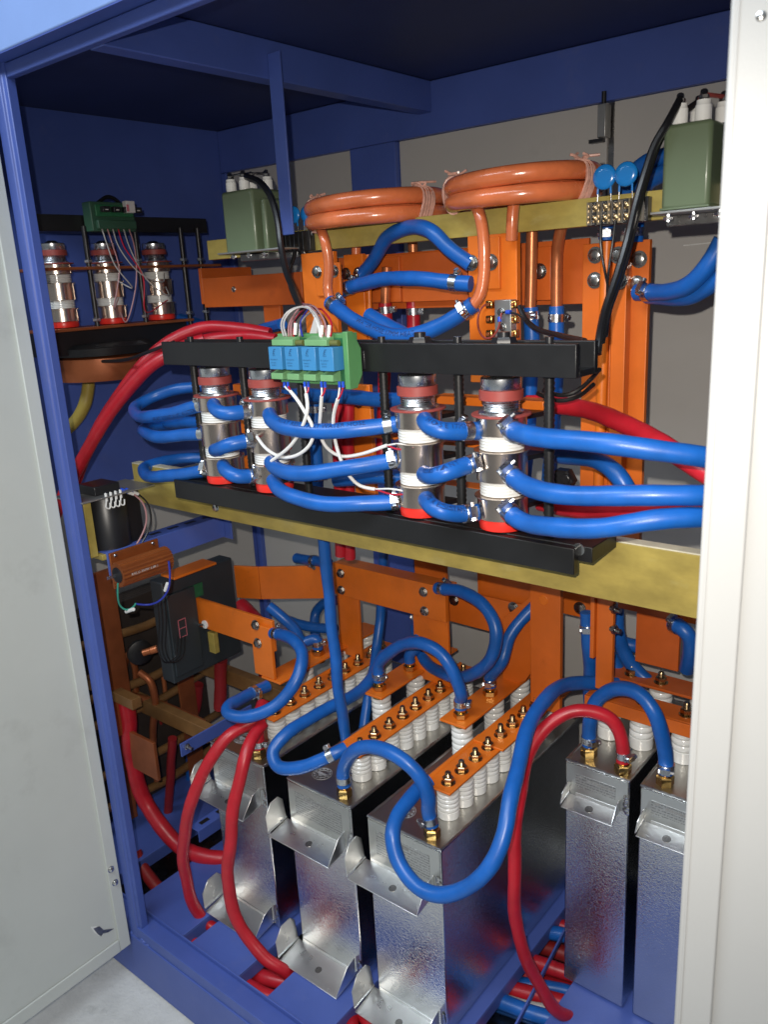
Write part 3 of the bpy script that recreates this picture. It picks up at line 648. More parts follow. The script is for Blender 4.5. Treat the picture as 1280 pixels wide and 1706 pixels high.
# loose copper tubes behind the beam
for k, (L, lab) in enumerate((([(887, 380, .395), (886, 440, .395), (884, 520, .395)], "straight copper tube beside the right coil busbar, ending in a blue hose"),
                  ([(938, 372, .40), (932, 395, .405), (929, 420, .415), (928, 460, .418), (928, 525, .42)], "bent copper tube right of the straight one, ending in a blue hose"),
                  ([(688, 404, .46), (689, 440, .46)], "short copper stub below the epoxy beam between the coils"),
                  ([(645, 445, .415), (643, 480, .415), (642, 525, .415)], "copper tube between the coil busbars, ending in a red hose"))):
    o = obj("copper_tube", MB().tube(spline([at(a, b, y=yy) for a, b, yy in L], .006), .0090, 12), "copper_tube"); tag(o, lab, "tube")
hose("red vertical hose under the copper tube between the coil busbars", [(642, 505, .415), (643, 545, .415), (640, 640, .415), (636, 760, .40)], .0118, "red_hose", ((0, .012, 1.2),))
hose("second red vertical hose left of the right coil busbar", [(688, 500, .45), (690, 545, .45), (690, 640, .45), (686, 760, .45)], .0125, "red_hose", ((0, .02, 1.2),))
hose("blue vertical hose on the straight copper tube by the right coil busbar", [(885, 512, .395), (886, 560, .395), (885, 640, .395), (880, 720, .395), (870, 860, .395)], .0120, "blue_hose", ((0, .012, 3.0),))
hose("blue vertical hose on the bent copper tube, below the back busbar", [(928, 510, .42), (928, 560, .42), (926, 660, .42), (915, 800, .42)], .0122, "blue_hose", ((0, .018, .3),))
# blue hoses around the coils
GU = "blue hoses between the coil busbars"
hose("blue hose bent into a high arch between the two coils", [(585, 482, .41), (600, 462, .40), (622, 432, .38), (650, 394, .36), (688, 377, .34), (722, 388, .33), (750, 415, .33), (785, 440, .34)], .0120, "blue_hose", (), None, GU)
hose("blue hose running level between the coil busbars under the arch", [(574, 483, .375), (592, 476, .365), (640, 466, .345), (690, 463, .325), (740, 470, .318), (785, 473, .325)], .0120, "blue_hose", ((0, .018, .8), (1, .028, .8)), None, GU)
hose("blue hose sagging between the lead tubes of both coils", [(550, 504, .31), (575, 523, .30), (610, 545, .29), (645, 557, .285), (690, 558, .285), (730, 546, .288), (765, 525, .295), (790, 507, .30)], .0126, "blue_hose", ((0, .012, .8), (1, .016, 2.8)), ("WATER HOSE 17MM HEAT", .09, .011, .3), GU)
hose("blue hose emerging behind the sagging one beside the left busbar", [(615, 525, .36), (640, 540, .35), (670, 556, .34), (690, 570, .33)], .0135, "blue_hose", (), None, GU)
hose("blue hose leaving the tall right busbar towards the white door, upper one", [(1062, 487, .43), (1085, 487, .42), (1115, 487, .40), (1150, 473, .38), (1180, 442, .37), (1205, 400, .37)], .0120, "blue_hose", ((0, .022, 2.6),), None, "blue hoses by the tall right busbar")
hose("blue hose leaving the tall right busbar towards the white door, lower one", [(1080, 492, .44), (1115, 494, .42), (1150, 492, .40), (1180, 478, .39), (1210, 455, .38)], .0125, "blue_hose", (), None, "blue hoses by the tall right busbar")
hose("upper blue hose curving behind the right green capacitor", [(1043, 340, .47), (1048, 305, .46), (1065, 280, .45), (1100, 263, .44), (1150, 255, .43), (1200, 262, .43)], .0120, "blue_hose", (), None, "blue hoses behind the right green capacitor")
hose("lower blue hose curving behind the right green capacitor", [(1058, 345, .46), (1068, 320, .45), (1085, 300, .44), (1115, 284, .43), (1150, 275, .42), (1200, 280, .42)], .0120, "blue_hose", (), None, "blue hoses behind the right green capacitor")
hose("short blue hose below the right terminal block, left one", [(1013, 350, .42), (1012, 380, .421), (1011, 398, .423)], .0120, "blue_hose", ((1, .010, 2.8),), None, "short hoses below the terminal block")
hose("short blue hose below the right terminal block, right one", [(1060, 350, .435), (1060, 380, .436), (1058, 402, .437)], .0120, "blue_hose", ((1, .014, 3.2),), None, "short hoses below the terminal block")

def terminal_block(label, u0, v0, u1, v1, n, cover):
    a, b = at(u0, v0, y=FY - .001), at(u1, v1, y=FY - .001); t = thing("terminal_block", label, "terminal block", Vector(((a.x + b.x) / 2, FY - .01, b.z)))
    x0, x1, z0, z1 = a.x, b.x, b.z, a.z
    obj("base", MB().box((x0, FY - .014, z0), (x1, FY - .0005, z1)), "black_plastic", t, .001)
    st = (x1 - x0 - .012) / n
    for k in range(n + 1):
        x = x0 + .006 + k * st; obj("barrier", MB().box((x - .0010, FY - .026, z0 + .001), (x + .0010, FY - .0142, z1 - .001)), cover, t)
    for k in range(n):
        for z in (z0 + (z1 - z0) * .28, z0 + (z1 - z0) * .72):
            x = x0 + .006 + (k + .5) * st
            obj("screw", MB().box((x - .0035, FY - .0165, z - .0045), (x + .0035, FY - .0142, z + .0045)).lathe([(.0032, 0), (.0030, .0022), (.001, .003)], (x, FY - .0165, z), (0, -1, 0), 10), "brass_bolt", t)
    return t
terminal_block("brown terminal block with screws under the right pair of blue varistors", 986, 338, 1086, 369, 5, "clear_cover")
terminal_block("dark terminal block with screws under the left pair of blue varistors", 473, 389, 526, 417, 6, "black_plastic")
def varistor(label, u, v, r, legs, y=FY - .016):
    c = at(u, v, y=y); t = thing("varistor", label, "varistor", c - Vector((0, 0, r)), "blue disc varistors")
    obj("disc", MB().lathe([(r * .5, -.0034), (r * .92, -.0026), (r, 0), (r * .92, .0026), (r * .5, .0034)], c, (.05, -1, .05), 24), "varistor_blue", t, sharp=60)
    for s in (-1, 1):
        e = at(u + s * legs[1], legs[0], y=y); k = c + Vector((s * r * .55, 0, -r * .75)); e = Vector((k.x + s * .001, y, e.z))
        obj("coated_leg", MB().tube([k, k.lerp(e, .35)], .0015, 6), "varistor_blue", t)
        obj("wire_leg", MB().tube([k.lerp(e, .3), e], .0007, 6), "zinc", t)
varistor("blue disc varistor on the right terminal block, left one", 1008, 295, .0165, (345, 10))
varistor("blue disc varistor on the right terminal block, right one", 1044, 290, .0160, (342, 10))
varistor("blue disc varistor on the left terminal block, left one", 489, 358, .0150, (393, 6))
varistor("blue disc varistor on the left terminal block, right one", 511, 356, .0140, (392, 6))

# green oil-filled capacitors on shelves
def can(label, u0, vt, u1, vb, y, dep, posts, group, hp=.024):
    a, b = at(u0, vt, y=y), at(u1, vb, y=y); x0, x1, z0, z1 = a.x, b.x, b.z, a.z
    t = thing("green_capacitor", label, "capacitor", Vector(((x0 + x1) / 2, y + dep / 2, z0)), group)
    obj("can", MB().box((x0, y, z0), (x1, y + dep, z1)), "can_green", t, .005)
    obj("rolled_foot", MB().box((x0 - .001, y - .001, z0), (x1 + .001, y + dep + .001, z0 + .003)), "can_green", t, .001)
    tips = []
    for fx, fy in posts:
        x = x0 + (x1 - x0) * fx; yy = y + dep * fy
        ps = obj("porcelain_post", MB().lathe([(.0098, 0), (.0098, hp * .75), (.0088, hp * .8), (.0085, hp)], (x, yy, z1), (0, 0, 1), 18), "white_porcelain", t)
        st = MB().cyl((x, yy, z1 + hp), (x, yy, z1 + hp + .008), .0028, 8); st.hexn((x, yy, z1 + hp + .001), (0, 0, 1), .0062, .005); st.lathe([(.0045, 0), (.0045, .002)], (x, yy - .001, z1 + hp + .008), (.5, -1, .6), 10)
        obj("stud", st, "steel_dark", ps); tips.append(Vector((x, yy, z1 + hp + .006)))
    return t, tips
tR, tips = can("green oil filled capacitor with white posts on the right shelf by the door", 1106, 209, 1181, 344, .30, .075, ((.22, .25), (.38, .75), (.70, .25), (.90, .75)), "green capacitors")
obj("link", MB().tube(spline([tips[1], tips[1].lerp(tips[2], .5) + Vector((0, 0, .003)), tips[2], tips[3]], .005), .0028, 8), "brown_washer", tR)
a = at(1190, 205, y=.385); can("second green capacitor hidden behind the white door edge", 1188, 212, 1240, 335, .385, .05, ((.5, .5),), "green capacitors")
tL, tips2 = can("dim green capacitor with white posts left of the hanger", 367, 321, 428, 420, .30, .075, ((.12, .25), (.45, .6), (.55, .25), (.85, .7)), "green capacitors", .022)
obj("link", MB().tube(spline([tips2[0], tips2[2], tips2[3]], .006), .0022, 8), "steel_dark", tL)
a = at(431, 330, y=.315); can("narrow dim green capacitor right beside the wider dim one", 431, 330, 447, 420, .31, .05, (), "green capacitors")
def shelf(label, u0, u1, v, y0, y1):
    a, b = at(u0, v, y=y0), at(u1, v, y=y0); t = thing("shelf_bracket", label, "bracket", Vector(((a.x + b.x) / 2, (y0 + y1) / 2, a.z - .02)))
    z = a.z; obj("tray", MB().box((a.x, y0, z - .003), (b.x, y1, z)), "grey_metal", t, .0005)
    obj("rail", MB().box((a.x, FY - .012, z - .016), (b.x, FY - .0008, z - .0032)), "steel_dark", t, .0005)
    for k in range(4):
        x = a.x + (b.x - a.x) * (k + .5) / 4; obj("screw", MB().cyl((x, y0 + .02, z - .012), (x, y0 + .02, z - .0031), .003, 8).hexn((x, y0 + .02, z - .010), (0, 0, 1), .006, .004), "zinc", t)
zz = at(1106, 349, y=.295).z
shelf("thin steel shelf under the right green capacitor", 1084, 1260, 354, .292, .44)
shelf("thin steel shelf under the dim left green capacitors", 362, 470, 422, .292, .42)
# heavy black cables
wire("thick black cable dropping from the right green capacitor past the terminal block", [tips[0], (1112, 207, .29), (1092, 240, .285), (1075, 290, .28), (1060, 340, .27), (1046, 400, .26), (1028, 460, .24), (1008, 520, .21), (999, 565, .175), (996, 590, .165)], .0050, "black_cable", "power_cable", "cable")
wire("second thick black cable beside the first, dropping from the right green capacitor", [tips[1], (1118, 206, .32), (1100, 235, .31), (1082, 285, .30), (1066, 340, .285), (1052, 400, .27), (1035, 460, .25), (1014, 520, .215), (1003, 570, .18)], .0042, "black_cable", "power_cable", "cable")
wire("black cable arching from the dim left green capacitor down to the relay module", [tips2[1], (410, 294, .31), (432, 303, .29), (450, 326, .27), (462, 365, .26), (468, 410, .25), (476, 450, .23), (488, 480, .20), (500, 512, .14)], .0058, "black_cable", "power_cable", "cable")
wire("thinner black cable beside the left arching one", [(492, 405, .345), (491, 425, .34), (484, 445, .33), (482, 470, .30), (492, 500, .24)], .0035, "black_cable", "power_cable", "cable")
wire("thin black lead below the right terminal block", [(1002, 368, .345), (1001, 400, .34), (1004, 430, .34), (1010, 460, .33), (1016, 500, .28), (1012, 560, .2)], .0018, "black_cable")
wire("another thin black lead right of it below the terminal block", [(1026, 366, .345), (1022, 400, .34), (1016, 440, .335), (1013, 470, .32), (1012, 520, .25)], .0018, "black_cable")
wire("black lead crossing behind the upper bar towards the tall right busbar", [(866, 510, .335), (875, 530, .33), (895, 548, .31), (930, 558, .28), (975, 568, .22)], .0040, "black_cable")
wire("thin dark lead looping below the right end of the upper bar", [(905, 650, .17), (940, 660, .19), (965, 650, .2), (985, 632, .2), (1000, 615, .19)], .0028, "black_cable")
wire("second dark lead looping below the right end of the upper bar", [(895, 655, .18), (930, 668, .2), (962, 662, .21), (990, 640, .2)], .0028, "black_cable")
# aluminium block with brass clips on the right coil busbar
ab = thing("sensor_block", "small aluminium block with amber clips and wires on the right coil busbar", "sensor", at(837, 565, y=.33))
obj("block", rect(MB(), 824, 500, 852, 566, PY - .018, .0178), "grey_metal", ab, .001)
for u in (818, 858):
    for v in (507, 532, 556):
        c = at(u, v, y=PY - .008); obj("clip", MB().box((c.x - .006, c.y - .006, c.z - .006), (c.x + .006, c.y + .006, c.z + .006)), "brass", ab, .002)
        obj("clip_screw", MB().hexn((c.x, c.y - .0062, c.z), (0, -1, 0), .003, .003), "copper_tube", ab)
for a_, b_ in (((835, 520), 0), ((838, 545), 1)):
    c = at(*a_, y=PY - .018); bolt(ab, c, (0, -1, 0), .004, .004, "rivet_steel")
for pts, m in (([(836, 522, .322), (834, 530, .318), (832, 545, .318), (822, 561, .32), (808, 564, .325), (798, 550, .33), (797, 525, .335), (806, 508, .34), (816, 506, .335)], "brown_washer"), ([(838, 520, .322), (850, 520, .32), (864, 524, .318), (876, 534, .31)], "black_cable")):
    obj("lead", MB().tube(spline([at(a, b, y=y) for a, b, y in pts], .005), .0016, 6), m, ab)
for (u, v), (du, dv) in (((833, 532), (0, 8)), ((848, 520), (7, 0))):
    obj("crimp_sleeve", MB().cyl(at(u - du / 2, v - dv / 2, y=.320), at(u + du / 2, v + dv / 2, y=.319), .0034, 10), "ferrule_blue", ab)

# hoses behind the front columns
hose("blue level hose behind the relay module and the front columns", [(470, 660, .27), (520, 658, .27), (580, 662, .27), (640, 666, .27), (680, 668, .275)], .0126, "blue_hose")
hose("blue upright hose just right of the second front column", [(524, 672, .30), (526, 720, .30), (528, 790, .30), (530, 870, .30)], .0120, "blue_hose", ((0, .01, 1.0), (1, .09, 1.0)))
hose("left red upright hose behind the white twin cables", [(563, 660, .33), (564, 740, .33), (566, 830, .33), (568, 925, .34)], .0112, "red_hose")
hose("right red upright hose behind the white twin cables", [(580, 660, .345), (581, 740, .345), (582, 830, .345), (583, 930, .35)], .0112, "red_hose")
hose("blue hose low behind the gap between second and third columns", [(560, 800, .26), (600, 797, .26), (640, 796, .26), (700, 800, .27)], .0120, "blue_hose")
hose("thick red hose curving out to the right above the blue ones", [(880, 672, .29), (910, 673, .285), (950, 677, .27), (1000, 690, .25), (1055, 712, .22), (1105, 742, .19), (1150, 770, .17), (1220, 815, .15)], .0125, "red_hose")
hose("red hose running right between the two lower blue hoses", [(900, 838, .27), (930, 845, .265), (985, 852, .25), (1040, 850, .23), (1100, 845, .21), (1180, 835, .19)], .0112, "red_hose")
hose("blue hose curving down behind the hoses in front of the tall right busbar", [(890, 745, .30), (930, 757, .29), (970, 762, .275), (1005, 772, .26), (1032, 792, .25), (1048, 820, .25), (1052, 860, .26)], .0122, "blue_hose")
kn = MB().hexn(at(945, 797, y=.27), (0, -1, 0), .018, .02); kn.hexn(at(945, 797, y=.25), (0, -1, 0), .007, .006); o = obj("star_knob", kn, "black_plastic"); tag(o, "black hexagonal knob left of the tall right busbar", "knob")

# ================================================================== WATER COOLED CAPACITORS
def porcelain(h, r):
    pr = [(r * .80, 0), (r * .98, .001)]; n = 4; b = h * .30
    pr += [(r, b * .5), (r * .98, b)]
    for k in range(n):
        a = b + (h - b) * k / n; d = (h - b) / n
        pr += [(r * .90, a + d * .04), (r * .97, a + d * .22), (r, a + d * .5), (r * .97, a + d * .80), (r * .90, a + d * .97)]
    return pr + [(r * .74, h)]
def bracket(parent, x0, x1, yf, z, fl=.050, hh=.052, out=.014):
    """folded sheet bracket: back web, shelf that juts out and two clipped ears"""
    t = .0016; xa, xb = x0 - out, x1 - .016
    b = MB()
    b.prism([(xa + .0145, yf - .0002, z), (xb, yf - .0002, z), (xb, yf - .0002, z + .006), (xa + .0145, yf - .0002, z + .006)], (0, -t, 0))
    zs = z; dy = fl; dz = -.010
    # shelf slopes a little downwards to its free edge
    b.prism([(xa + .002, yf - t, zs), (xb, yf - t, zs), (xb, yf - dy, zs + dz), (xa + .002, yf - dy, zs + dz)], (0, 0, -t))
    web = obj("bracket", b, "stainless_bracket", parent, .0004)
    # left ear: octagonal sheet folded up, seen from the inside
    e = [(xa, yf - .002, zs), (xa, yf - .002, zs + hh * .80), (xa, yf - .012, zs + hh), (xa, yf - dy * .62, zs + hh * .95), (xa, yf - dy * .97, zs + hh * .55), (xa, yf - dy, zs + dz + .004)]
    e = [Vector(q) + Vector((-out * .85 * max(0, (q[2] - zs)) / hh, 0, 0)) for q in e]
    obj("bracket_ear", MB().prism(e, (t, 0, 0)), "stainless_bracket", web, .0003)
    rb = [e[5] + Vector((.0016, 0, .003)), e[0] + Vector((.0022, 0, .003))]
    obj("fold_seam", MB().cyl(rb[0], rb[1], .0014, 8), "stainless_bracket", web)
    e2 = [(xb, yf - .002, zs), (xb, yf - .002, zs + hh * .75), (xb, yf - dy * .40, zs + hh * .62), (xb, yf - dy, zs + dz + .001)]
    obj("bracket_ear", MB().prism(e2, (-t, 0, 0)), "stainless_bracket", web, .0003)
    c = Vector(((x0 + x1) / 2 - .005, yf - dy * .55, zs + dz * .55)); n = Vector((0, dz, dy)).normalized()
    sl = MB().lathe([(.0070, 0), (.0070, .0004)], c + n * .0002, n, 18); obj("bolt_hole", sl, "steel_dark", web)
    wl = MB()
    for k in range(7): wl.lathe([(.0004, -.002), (.004 + .002 * random.random(), 0), (.0004, .002)], (x1 - .0055 + random.uniform(-.003, .003), yf - .002, z + hh * .08 + .005 * k), (0, -1, 0), 7)
    obj("weld_bead", wl, "rivet_steel", web)
def capacitor(label, x0, x1, yf, yb, zb, zt, right, left, nuts, front_z, low_z, group, out=.010):
    t = thing("water_cooled_capacitor", label, "capacitor", Vector(((x0 + x1) / 2, (yf + yb) / 2, zb)), group)
    obj("case", MB().box((x0, yf, zb), (x1, yb, zt - .003)), "stainless_hammered", t, .003)
    lid = MB().box((x0 + .004, yf + .004, zt - .0035), (x1 - .004, yb - .004, zt - .0018)); lidp = obj("lid", lid, "stainless_top", t)
    loop = []
    for a, b in (((x0 + .0015, yf + .0015), (x1 - .0015, yf + .0015)), ((x1 - .0015, yf + .0015), (x1 - .0015, yb - .0015)), ((x1 - .0015, yb - .0015), (x0 + .0015, yb - .0015)), ((x0 + .0015, yb - .0015), (x0 + .0015, yf + .0015))):
        n = 26 if abs(a[0] - b[0]) > .01 else 60
        loop += [Vector((a[0] + (b[0] - a[0]) * k / n, a[1] + (b[1] - a[1]) * k / n, zt - .002 + .0005 * math.sin(k * 1.7))) for k in range(n)]
    obj("welded_rim", MB().tube(loop, .0024, 8, True), "stainless_smooth", t)
    np_ = MB().box((x0 + .020, yf - .0014, front_z + .020), (x1 - .024, yf - .0002, zt - .022)); plate = obj("nameplate", np_, "nameplate", t)
    def put(ox, oz): return lambda x, y: Vector((ox + x, yf - .0017, oz + y))
    obj("smooth_band", MB().box((x0 + .003, yf - .0010, front_z), (x1 - .003, yf + .001, zt - .006)), "stainless_smooth", t)
    obj("title_mark", MB().box((x0 + .026, yf - .0019, zt - .028), (x0 + .034, yf - .0015, zt - .024)), "label_print", plate)
    tt = MB(); 
    for k in range(7): tt.box((x0 + .044 + k * .0072, yf - .0019, zt - .0318), (x0 + .0495 + k * .0072, yf - .0015, zt - .0272))
    obj("title_lettering", tt, "label_print", plate)
    bracket(t, x0, x1, yf, front_z, .052 if out > .005 else .033, .050 if out > .005 else .030, out)
    if low_z: bracket(t, x0, x1, yf, low_z, .060, .054, out)
    def insulator(x, y, h, r, brass_top=True):
        i = obj("insulator", MB().lathe(porcelain(h, r), (0, 0, 0), (0, 0, 1), 24), "white_porcelain", t, local=True, key=("ins", h, r), sharp=30)
        i.location = Vector((x, y, zt - .0018)) - OFF[t]; i.rotation_euler = (random.uniform(-.025, .025), random.uniform(-.025, .025), random.uniform(0, 6))
        return i
    for x, ys in right:
        for y in ys: insulator(x, y, .050, .0205)
    for x, ys in left:
        for y in ys: insulator(x, y, .072, .0215)
    for x, y in nuts:
        nb = MB().hexn((x, y, zt - .0018), (0, 0, 1), .0148, .018); nb.cyl((x, y, zt + .014), (x, y, zt + .018), .011, 16); nb.cyl((x, y, zt + .018), (x, y, zt + .040), .0095, 14)
        obj("hose_fitting", nb, "brass", t)
    return t
RX = [.198, .430, .632]; LX = [.118, .345, .551]
CP = [(.082, .245), (.312, .476), (.515, .676)]
YF, YE, ZBt, ZT = .156, .665, .1525, .545
YS = [.243 + .0445 * k for k in range(9)]; YL = [.412, .53, .635]
GC = "large water cooled capacitors at lower left"
labs = ["stainless capacitor furthest left behind the two red hoses", "stainless capacitor in the middle of the left three, reflecting a red hose", "nearest stainless capacitor with the big blue hose loop in front of it"]
caps = []
for k in range(3):
    x0, x1 = CP[k]
    caps.append(capacitor(labs[k], x0, x1, YF, YE, ZBt, ZT, ((RX[k], YS),), ((LX[k], YL),), ((x1 - .033, .178),), .452, .163, GC))
    c = Vector((x0 + .048, YF + .050, ZT - .0017)); o = MB()
    def put(ox, oy): return lambda x, y: Vector((ox + x, oy + y, ZT - .0008))
    circ = lambda r: [c + Vector((r * math.cos(a), r * math.sin(a), .0003)) for a in [2 * math.pi * i / 36 for i in range(36)]]
    ring = MB().tube(circ(.0195), .0005, 6, True); ring.tube(circ(.0122), .0004, 6, True)
    st = obj("round_stamp", ring, "stamp_grey", caps[-1])
    for q in range(12):
        a = q * math.pi / 6; m = MB(); d = Vector((math.cos(a), math.sin(a), 0)); n = Vector((-d.y, d.x, 0)); p = c + d * .0157 + Vector((0, 0, .0004))
        m.prism([p - n * .002 - d * .0015, p + n * .002 - d * .0015, p + n * .002 + d * .0015, p - n * .002 + d * .0015], (0, 0, .0003)); obj("stamp_mark", m, "stamp_grey", st)
    obj("stamp_mark", MB().box((c.x - .010, c.y - .003, c.z + .0003), (c.x + .010, c.y + .003, c.z + .0006)).box((c.x - .004, c.y - .008, c.z + .0003), (c.x + .004, c.y - .004, c.z + .0006)), "stamp_grey", st)
ZR = .631; YR = .393
GR = "narrow water cooled capacitors at right"
c4 = capacitor("tall narrow stainless capacitor at right with one blue and one red hose", .782, .900, YR, .70, ZBt, ZR, (), ((.812, (.508, .60)), (.872, (.508, .60))), ((.811, .425), (.880, .410)), .565, None, GR, -.006)
c5 = capacitor("tall narrow stainless capacitor half hidden by the white door leaf", .918, 1.036, YR, .70, ZBt, ZR, (), ((.948, (.508, .60)), (1.008, (.508, .60))), ((.950, .418), (1.012, .41)), .565, None, GR, -.006)
p = at(1050, 1248, z=ZR); obj("stamped_mark", text_mb("2d", .016, lambda x, y: Vector((p.x - .012 + x, p.y - .004 + y * .8, ZR - .0008))), "relay_print", c4, flat=True)

# ------------------------------------------------------------------ busbars lying on the insulators
def studs(parent, x, ys, z):
    for y in ys:
        x_, z_ = x, z; x = x_ + random.uniform(-.0012, .0012); y += random.uniform(-.0012, .0012)
        m = MB().lathe([(.0130, 0), (.0130, .0012), (.0105, .0016)], (x, y, z), (0, 0, 1), 16); hx = random.uniform(-.03, .03); m.hexn((x, y, z + .0016), (hx, random.uniform(-.03, .03), 1), .0105, random.uniform(.009, .011))
        n = random.choice((4, 5, 5, 6)); pr = [(.0056, .008)]
        for k in range(n): pr += [(.0048, .010 + k * .0022), (.0056, .011 + k * .0022)]
        pr += [(.0046, .010 + n * .0022 + .001)]; m.lathe(pr, (x, y, z), (0, 0, 1), 12)
        obj("stud_nut", m, "brass_bolt", parent)
        w = MB().lathe([(.0150, 0), (.0150, .002)], (x, y, z - .0098), (0, 0, 1), 18); obj("washer", w, "brass_bolt", parent); x = x_
ZBUS = .6035
names = ["orange terminal strip along the furthest left capacitor", "orange terminal strip along the middle left capacitor", "orange terminal strip along the nearest left capacitor"]
strips = []
for k in range(3):
    t = thing("terminal_strip", names[k], "busbar", (RX[k], .24, ZBUS), "orange strips on the capacitor insulators"); strips.append(t)
    y0 = .218; y1 = .405 if k == 2 else .64
    obj("strip", MB().box((RX[k] - .031, y0, ZBUS), (RX[k] + .022, y1, ZBUS + .004)), "orange_paint", t, .0008)
    if k == 2: obj("strip", MB().box((RX[k] - .036, .380, ZBUS + .0042), (RX[k] + .030, .66, ZBUS + .0082)), "orange_paint", t, .0008)
    tb = MB().tube([Vector((RX[k] - .036, y0 - .012, ZBUS + .001)), Vector((RX[k] - .036, y1, ZBUS + .001))], .0062, 10); obj("cooling_tube", tb, "orange_paint", t)
    studs(t, RX[k], YS if k < 2 else YS[:4], ZBUS + .004)
    if k == 2: studs(t, RX[k], YS[4:], ZBUS + .0082)
ZL2 = .626
lnames = ["short orange plate with hose fittings on the far left capacitor", "short orange plate with an arched blue hose on the middle left capacitor", "short orange plate with the other arch end on the nearest left capacitor"]
lplates = []
for k in range(3):
    t = thing("terminal_plate", lnames[k], "busbar", (LX[k], .40, ZL2), "orange plates on the tall insulators"); lplates.append(t)
    obj("plate", MB().box((LX[k] - .032, .380 if k else .31, ZL2), (LX[k] + .028, .66, ZL2 + .005)), "orange_paint", t, .0008)
    for y in ((.408, .515) if k else (.46,)):
        f = MB().lathe([(.016, -.012), (.016, -.0002)], (LX[k], y, ZL2), (0, 0, 1), 18); f.hexn((LX[k], y, ZL2 + .0052), (0, 0, 1), .0150, .012); f.cyl((LX[k], y, ZL2 + .017), (LX[k], y, ZL2 + .045), .0095, 14); obj("hose_fitting", f, "brass", t)
# upright links
LYa = .52
la = thing("link_bar", "orange four bolt link joining the two left capacitors, in front of the upright blue hose", "busbar", at(600, 1100, y=LYa))
obj("plate", rect(MB(), 556, 935, 742, 1036 - 2, LYa, .010) if False else MB().box((at(556, 970, y=LYa).x, LYa, at(740, 1037, y=LYa).z), (at(742, 1000, y=LYa).x, LYa + .010, at(742, 980, y=LYa).z)), "orange_paint", la, .001)
zt_ = at(742, 980, y=LYa).z; xa_, xb_ = at(556, 970, y=LYa).x, at(742, 1000, y=LYa).x
obj("top_flange", MB().box((xa_, LYa + .0102, zt_ - .008), (xb_, LYa + .045, zt_ - .001)), "orange_paint", la, .001)
obj("upright", MB().box((at(566, 1060, y=LYa + .011).x, LYa + .0104, ZBUS + .0045), (at(601, 1060, y=LYa + .011).x, LYa + .018, zt_ - .0082)), "orange_paint", la, .001)
obj("upright", MB().box((at(690, 1060, y=LYa + .011).x, LYa + .0104, ZBUS + .0045), (at(747, 1060, y=LYa + .011).x, LYa + .018, zt_ - .0082)), "orange_paint", la, .001)
for u, v in ((568, 955), (569, 983), (706, 986), (708, 1018)): bolt(la, at(u, v, y=LYa), (0, -1, 0), .0075, .006, "steel_dark")
LYb = .60
lbk = thing("link_bar", "orange link plate behind the big blue bend, leading to the nearest capacitor", "busbar", at(850, 1150, y=LYb))
obj("plate", MB().box((at(742, 1000, y=LYb).x, LYb, at(800, 1048, y=LYb).z), (at(890, 1000, y=LYb).x, LYb + .01, at(800, 992, y=LYb).z)), "orange_mid_paint", lbk, .001)
for u, v in ((856, 1012), (757, 1000)): bolt(lbk, at(u, v, y=LYb), (0, -1, 0), .0085, .006, "steel_dark")
wide = [at(u, v, y=LYb - .0105) for u, v in ((838, 1030), (884, 995), (884, 1122), (876, 1134), (860, 1140), (838, 1160))]
obj("plate", MB().prism(wide, (0, .010, 0)), "orange_mid_paint", lbk, .001)
obj("upright", MB().box((at(884, 1060, y=.55).x, .55, ZBUS + .009), (at(934, 1060, y=.55).x, .562, at(910, 972, y=.55).z)), "orange_mid_paint", lbk, .001)
p = at(906, 1000, y=.55); obj("raised_boss", MB().lathe([(.010, 0), (.009, .001)], p, (0, -1, 0), 18), "orange_paint", lbk)
obj("cross_tie", MB().box((at(800, 960, y=.62).x, .62, at(900, 975, y=.62).z - .05), (at(990, 960, y=.62).x, .632, at(900, 975, y=.62).z)), "orange_mid_paint", lbk, .001)
bolt(lbk, at(967, 1013, y=.62), (0, -1, 0), .009, .006, "steel_dark")
for u0, u1 in ((690, 742), (795, 815)):
    o = obj("upright", MB().box((at(u0, 930, y=.64).x, .64, at(u0, 1000, y=.64).z), (at(u1, 930, y=.64).x, .65, at(u0, 880, y=.64).z)), "orange_mid_paint", lbk, .001)
# link at left
LYc = .32
lc = thing("link_bar", "orange angled link plate with two bolts in front of the dark grey box", "busbar", at(430, 1150, y=LYc))
zc1 = at(322, 995, y=LYc).z; zc0 = at(325, 1041, y=LYc).z; xc0 = at(322, 995, y=LYc).x; xc1 = at(453, 1040, y=LYc).x
obj("plate", MB().box((xc0, LYc, zc0), (xc1, LYc + .008, zc1)), "orange_paint", lc, .001)
xd = at(420, 1060, y=LYc - .006).x
obj("upright", MB().box((xd, LYc - .0082, ZL2 + .0055), (xc1, LYc - .0004, zc1 - .014)), "orange_paint", lc, .001)
for u, v in ((426, 1041), (430, 1071)): bolt(lc, at(u, v, y=LYc - .0082), (0, -1, 0), .0080, .006, "steel_dark")
p = at(342, 1040, y=LYc); q = p + Vector((-.040, -.004, -.008))
obj("long_screw", MB().cyl(p + Vector((0, -.004, 0)), q, .0028, 10).hexn(q, (-1, 0, -.2), .007, .006), "zinc", lc); obj("nylon_washer", MB().lathe([(.010, 0), (.010, .003)], p, (0, -1, 0), 16), "white_porcelain", lc)
pa = at(352, 1068, y=LYc + .01); obj("spacer_block", MB().box((pa.x - .010, LYc + .0085, pa.z - .030), (pa.x + .012, LYc + .022, pa.z + .022)), "epoxy_board", lc, .001)
LYd = .62
ld = thing("link_bar", "bent orange bar at the back left, above the red hoses", "busbar", at(480, 1000, y=LYd))
P0 = at(430, 945, y=.50); z1_ = P0.z; z0_ = at(430, 997, y=.50).z; P1 = at(545, 943, z=z1_); P2 = at(389, 943, z=z1_)
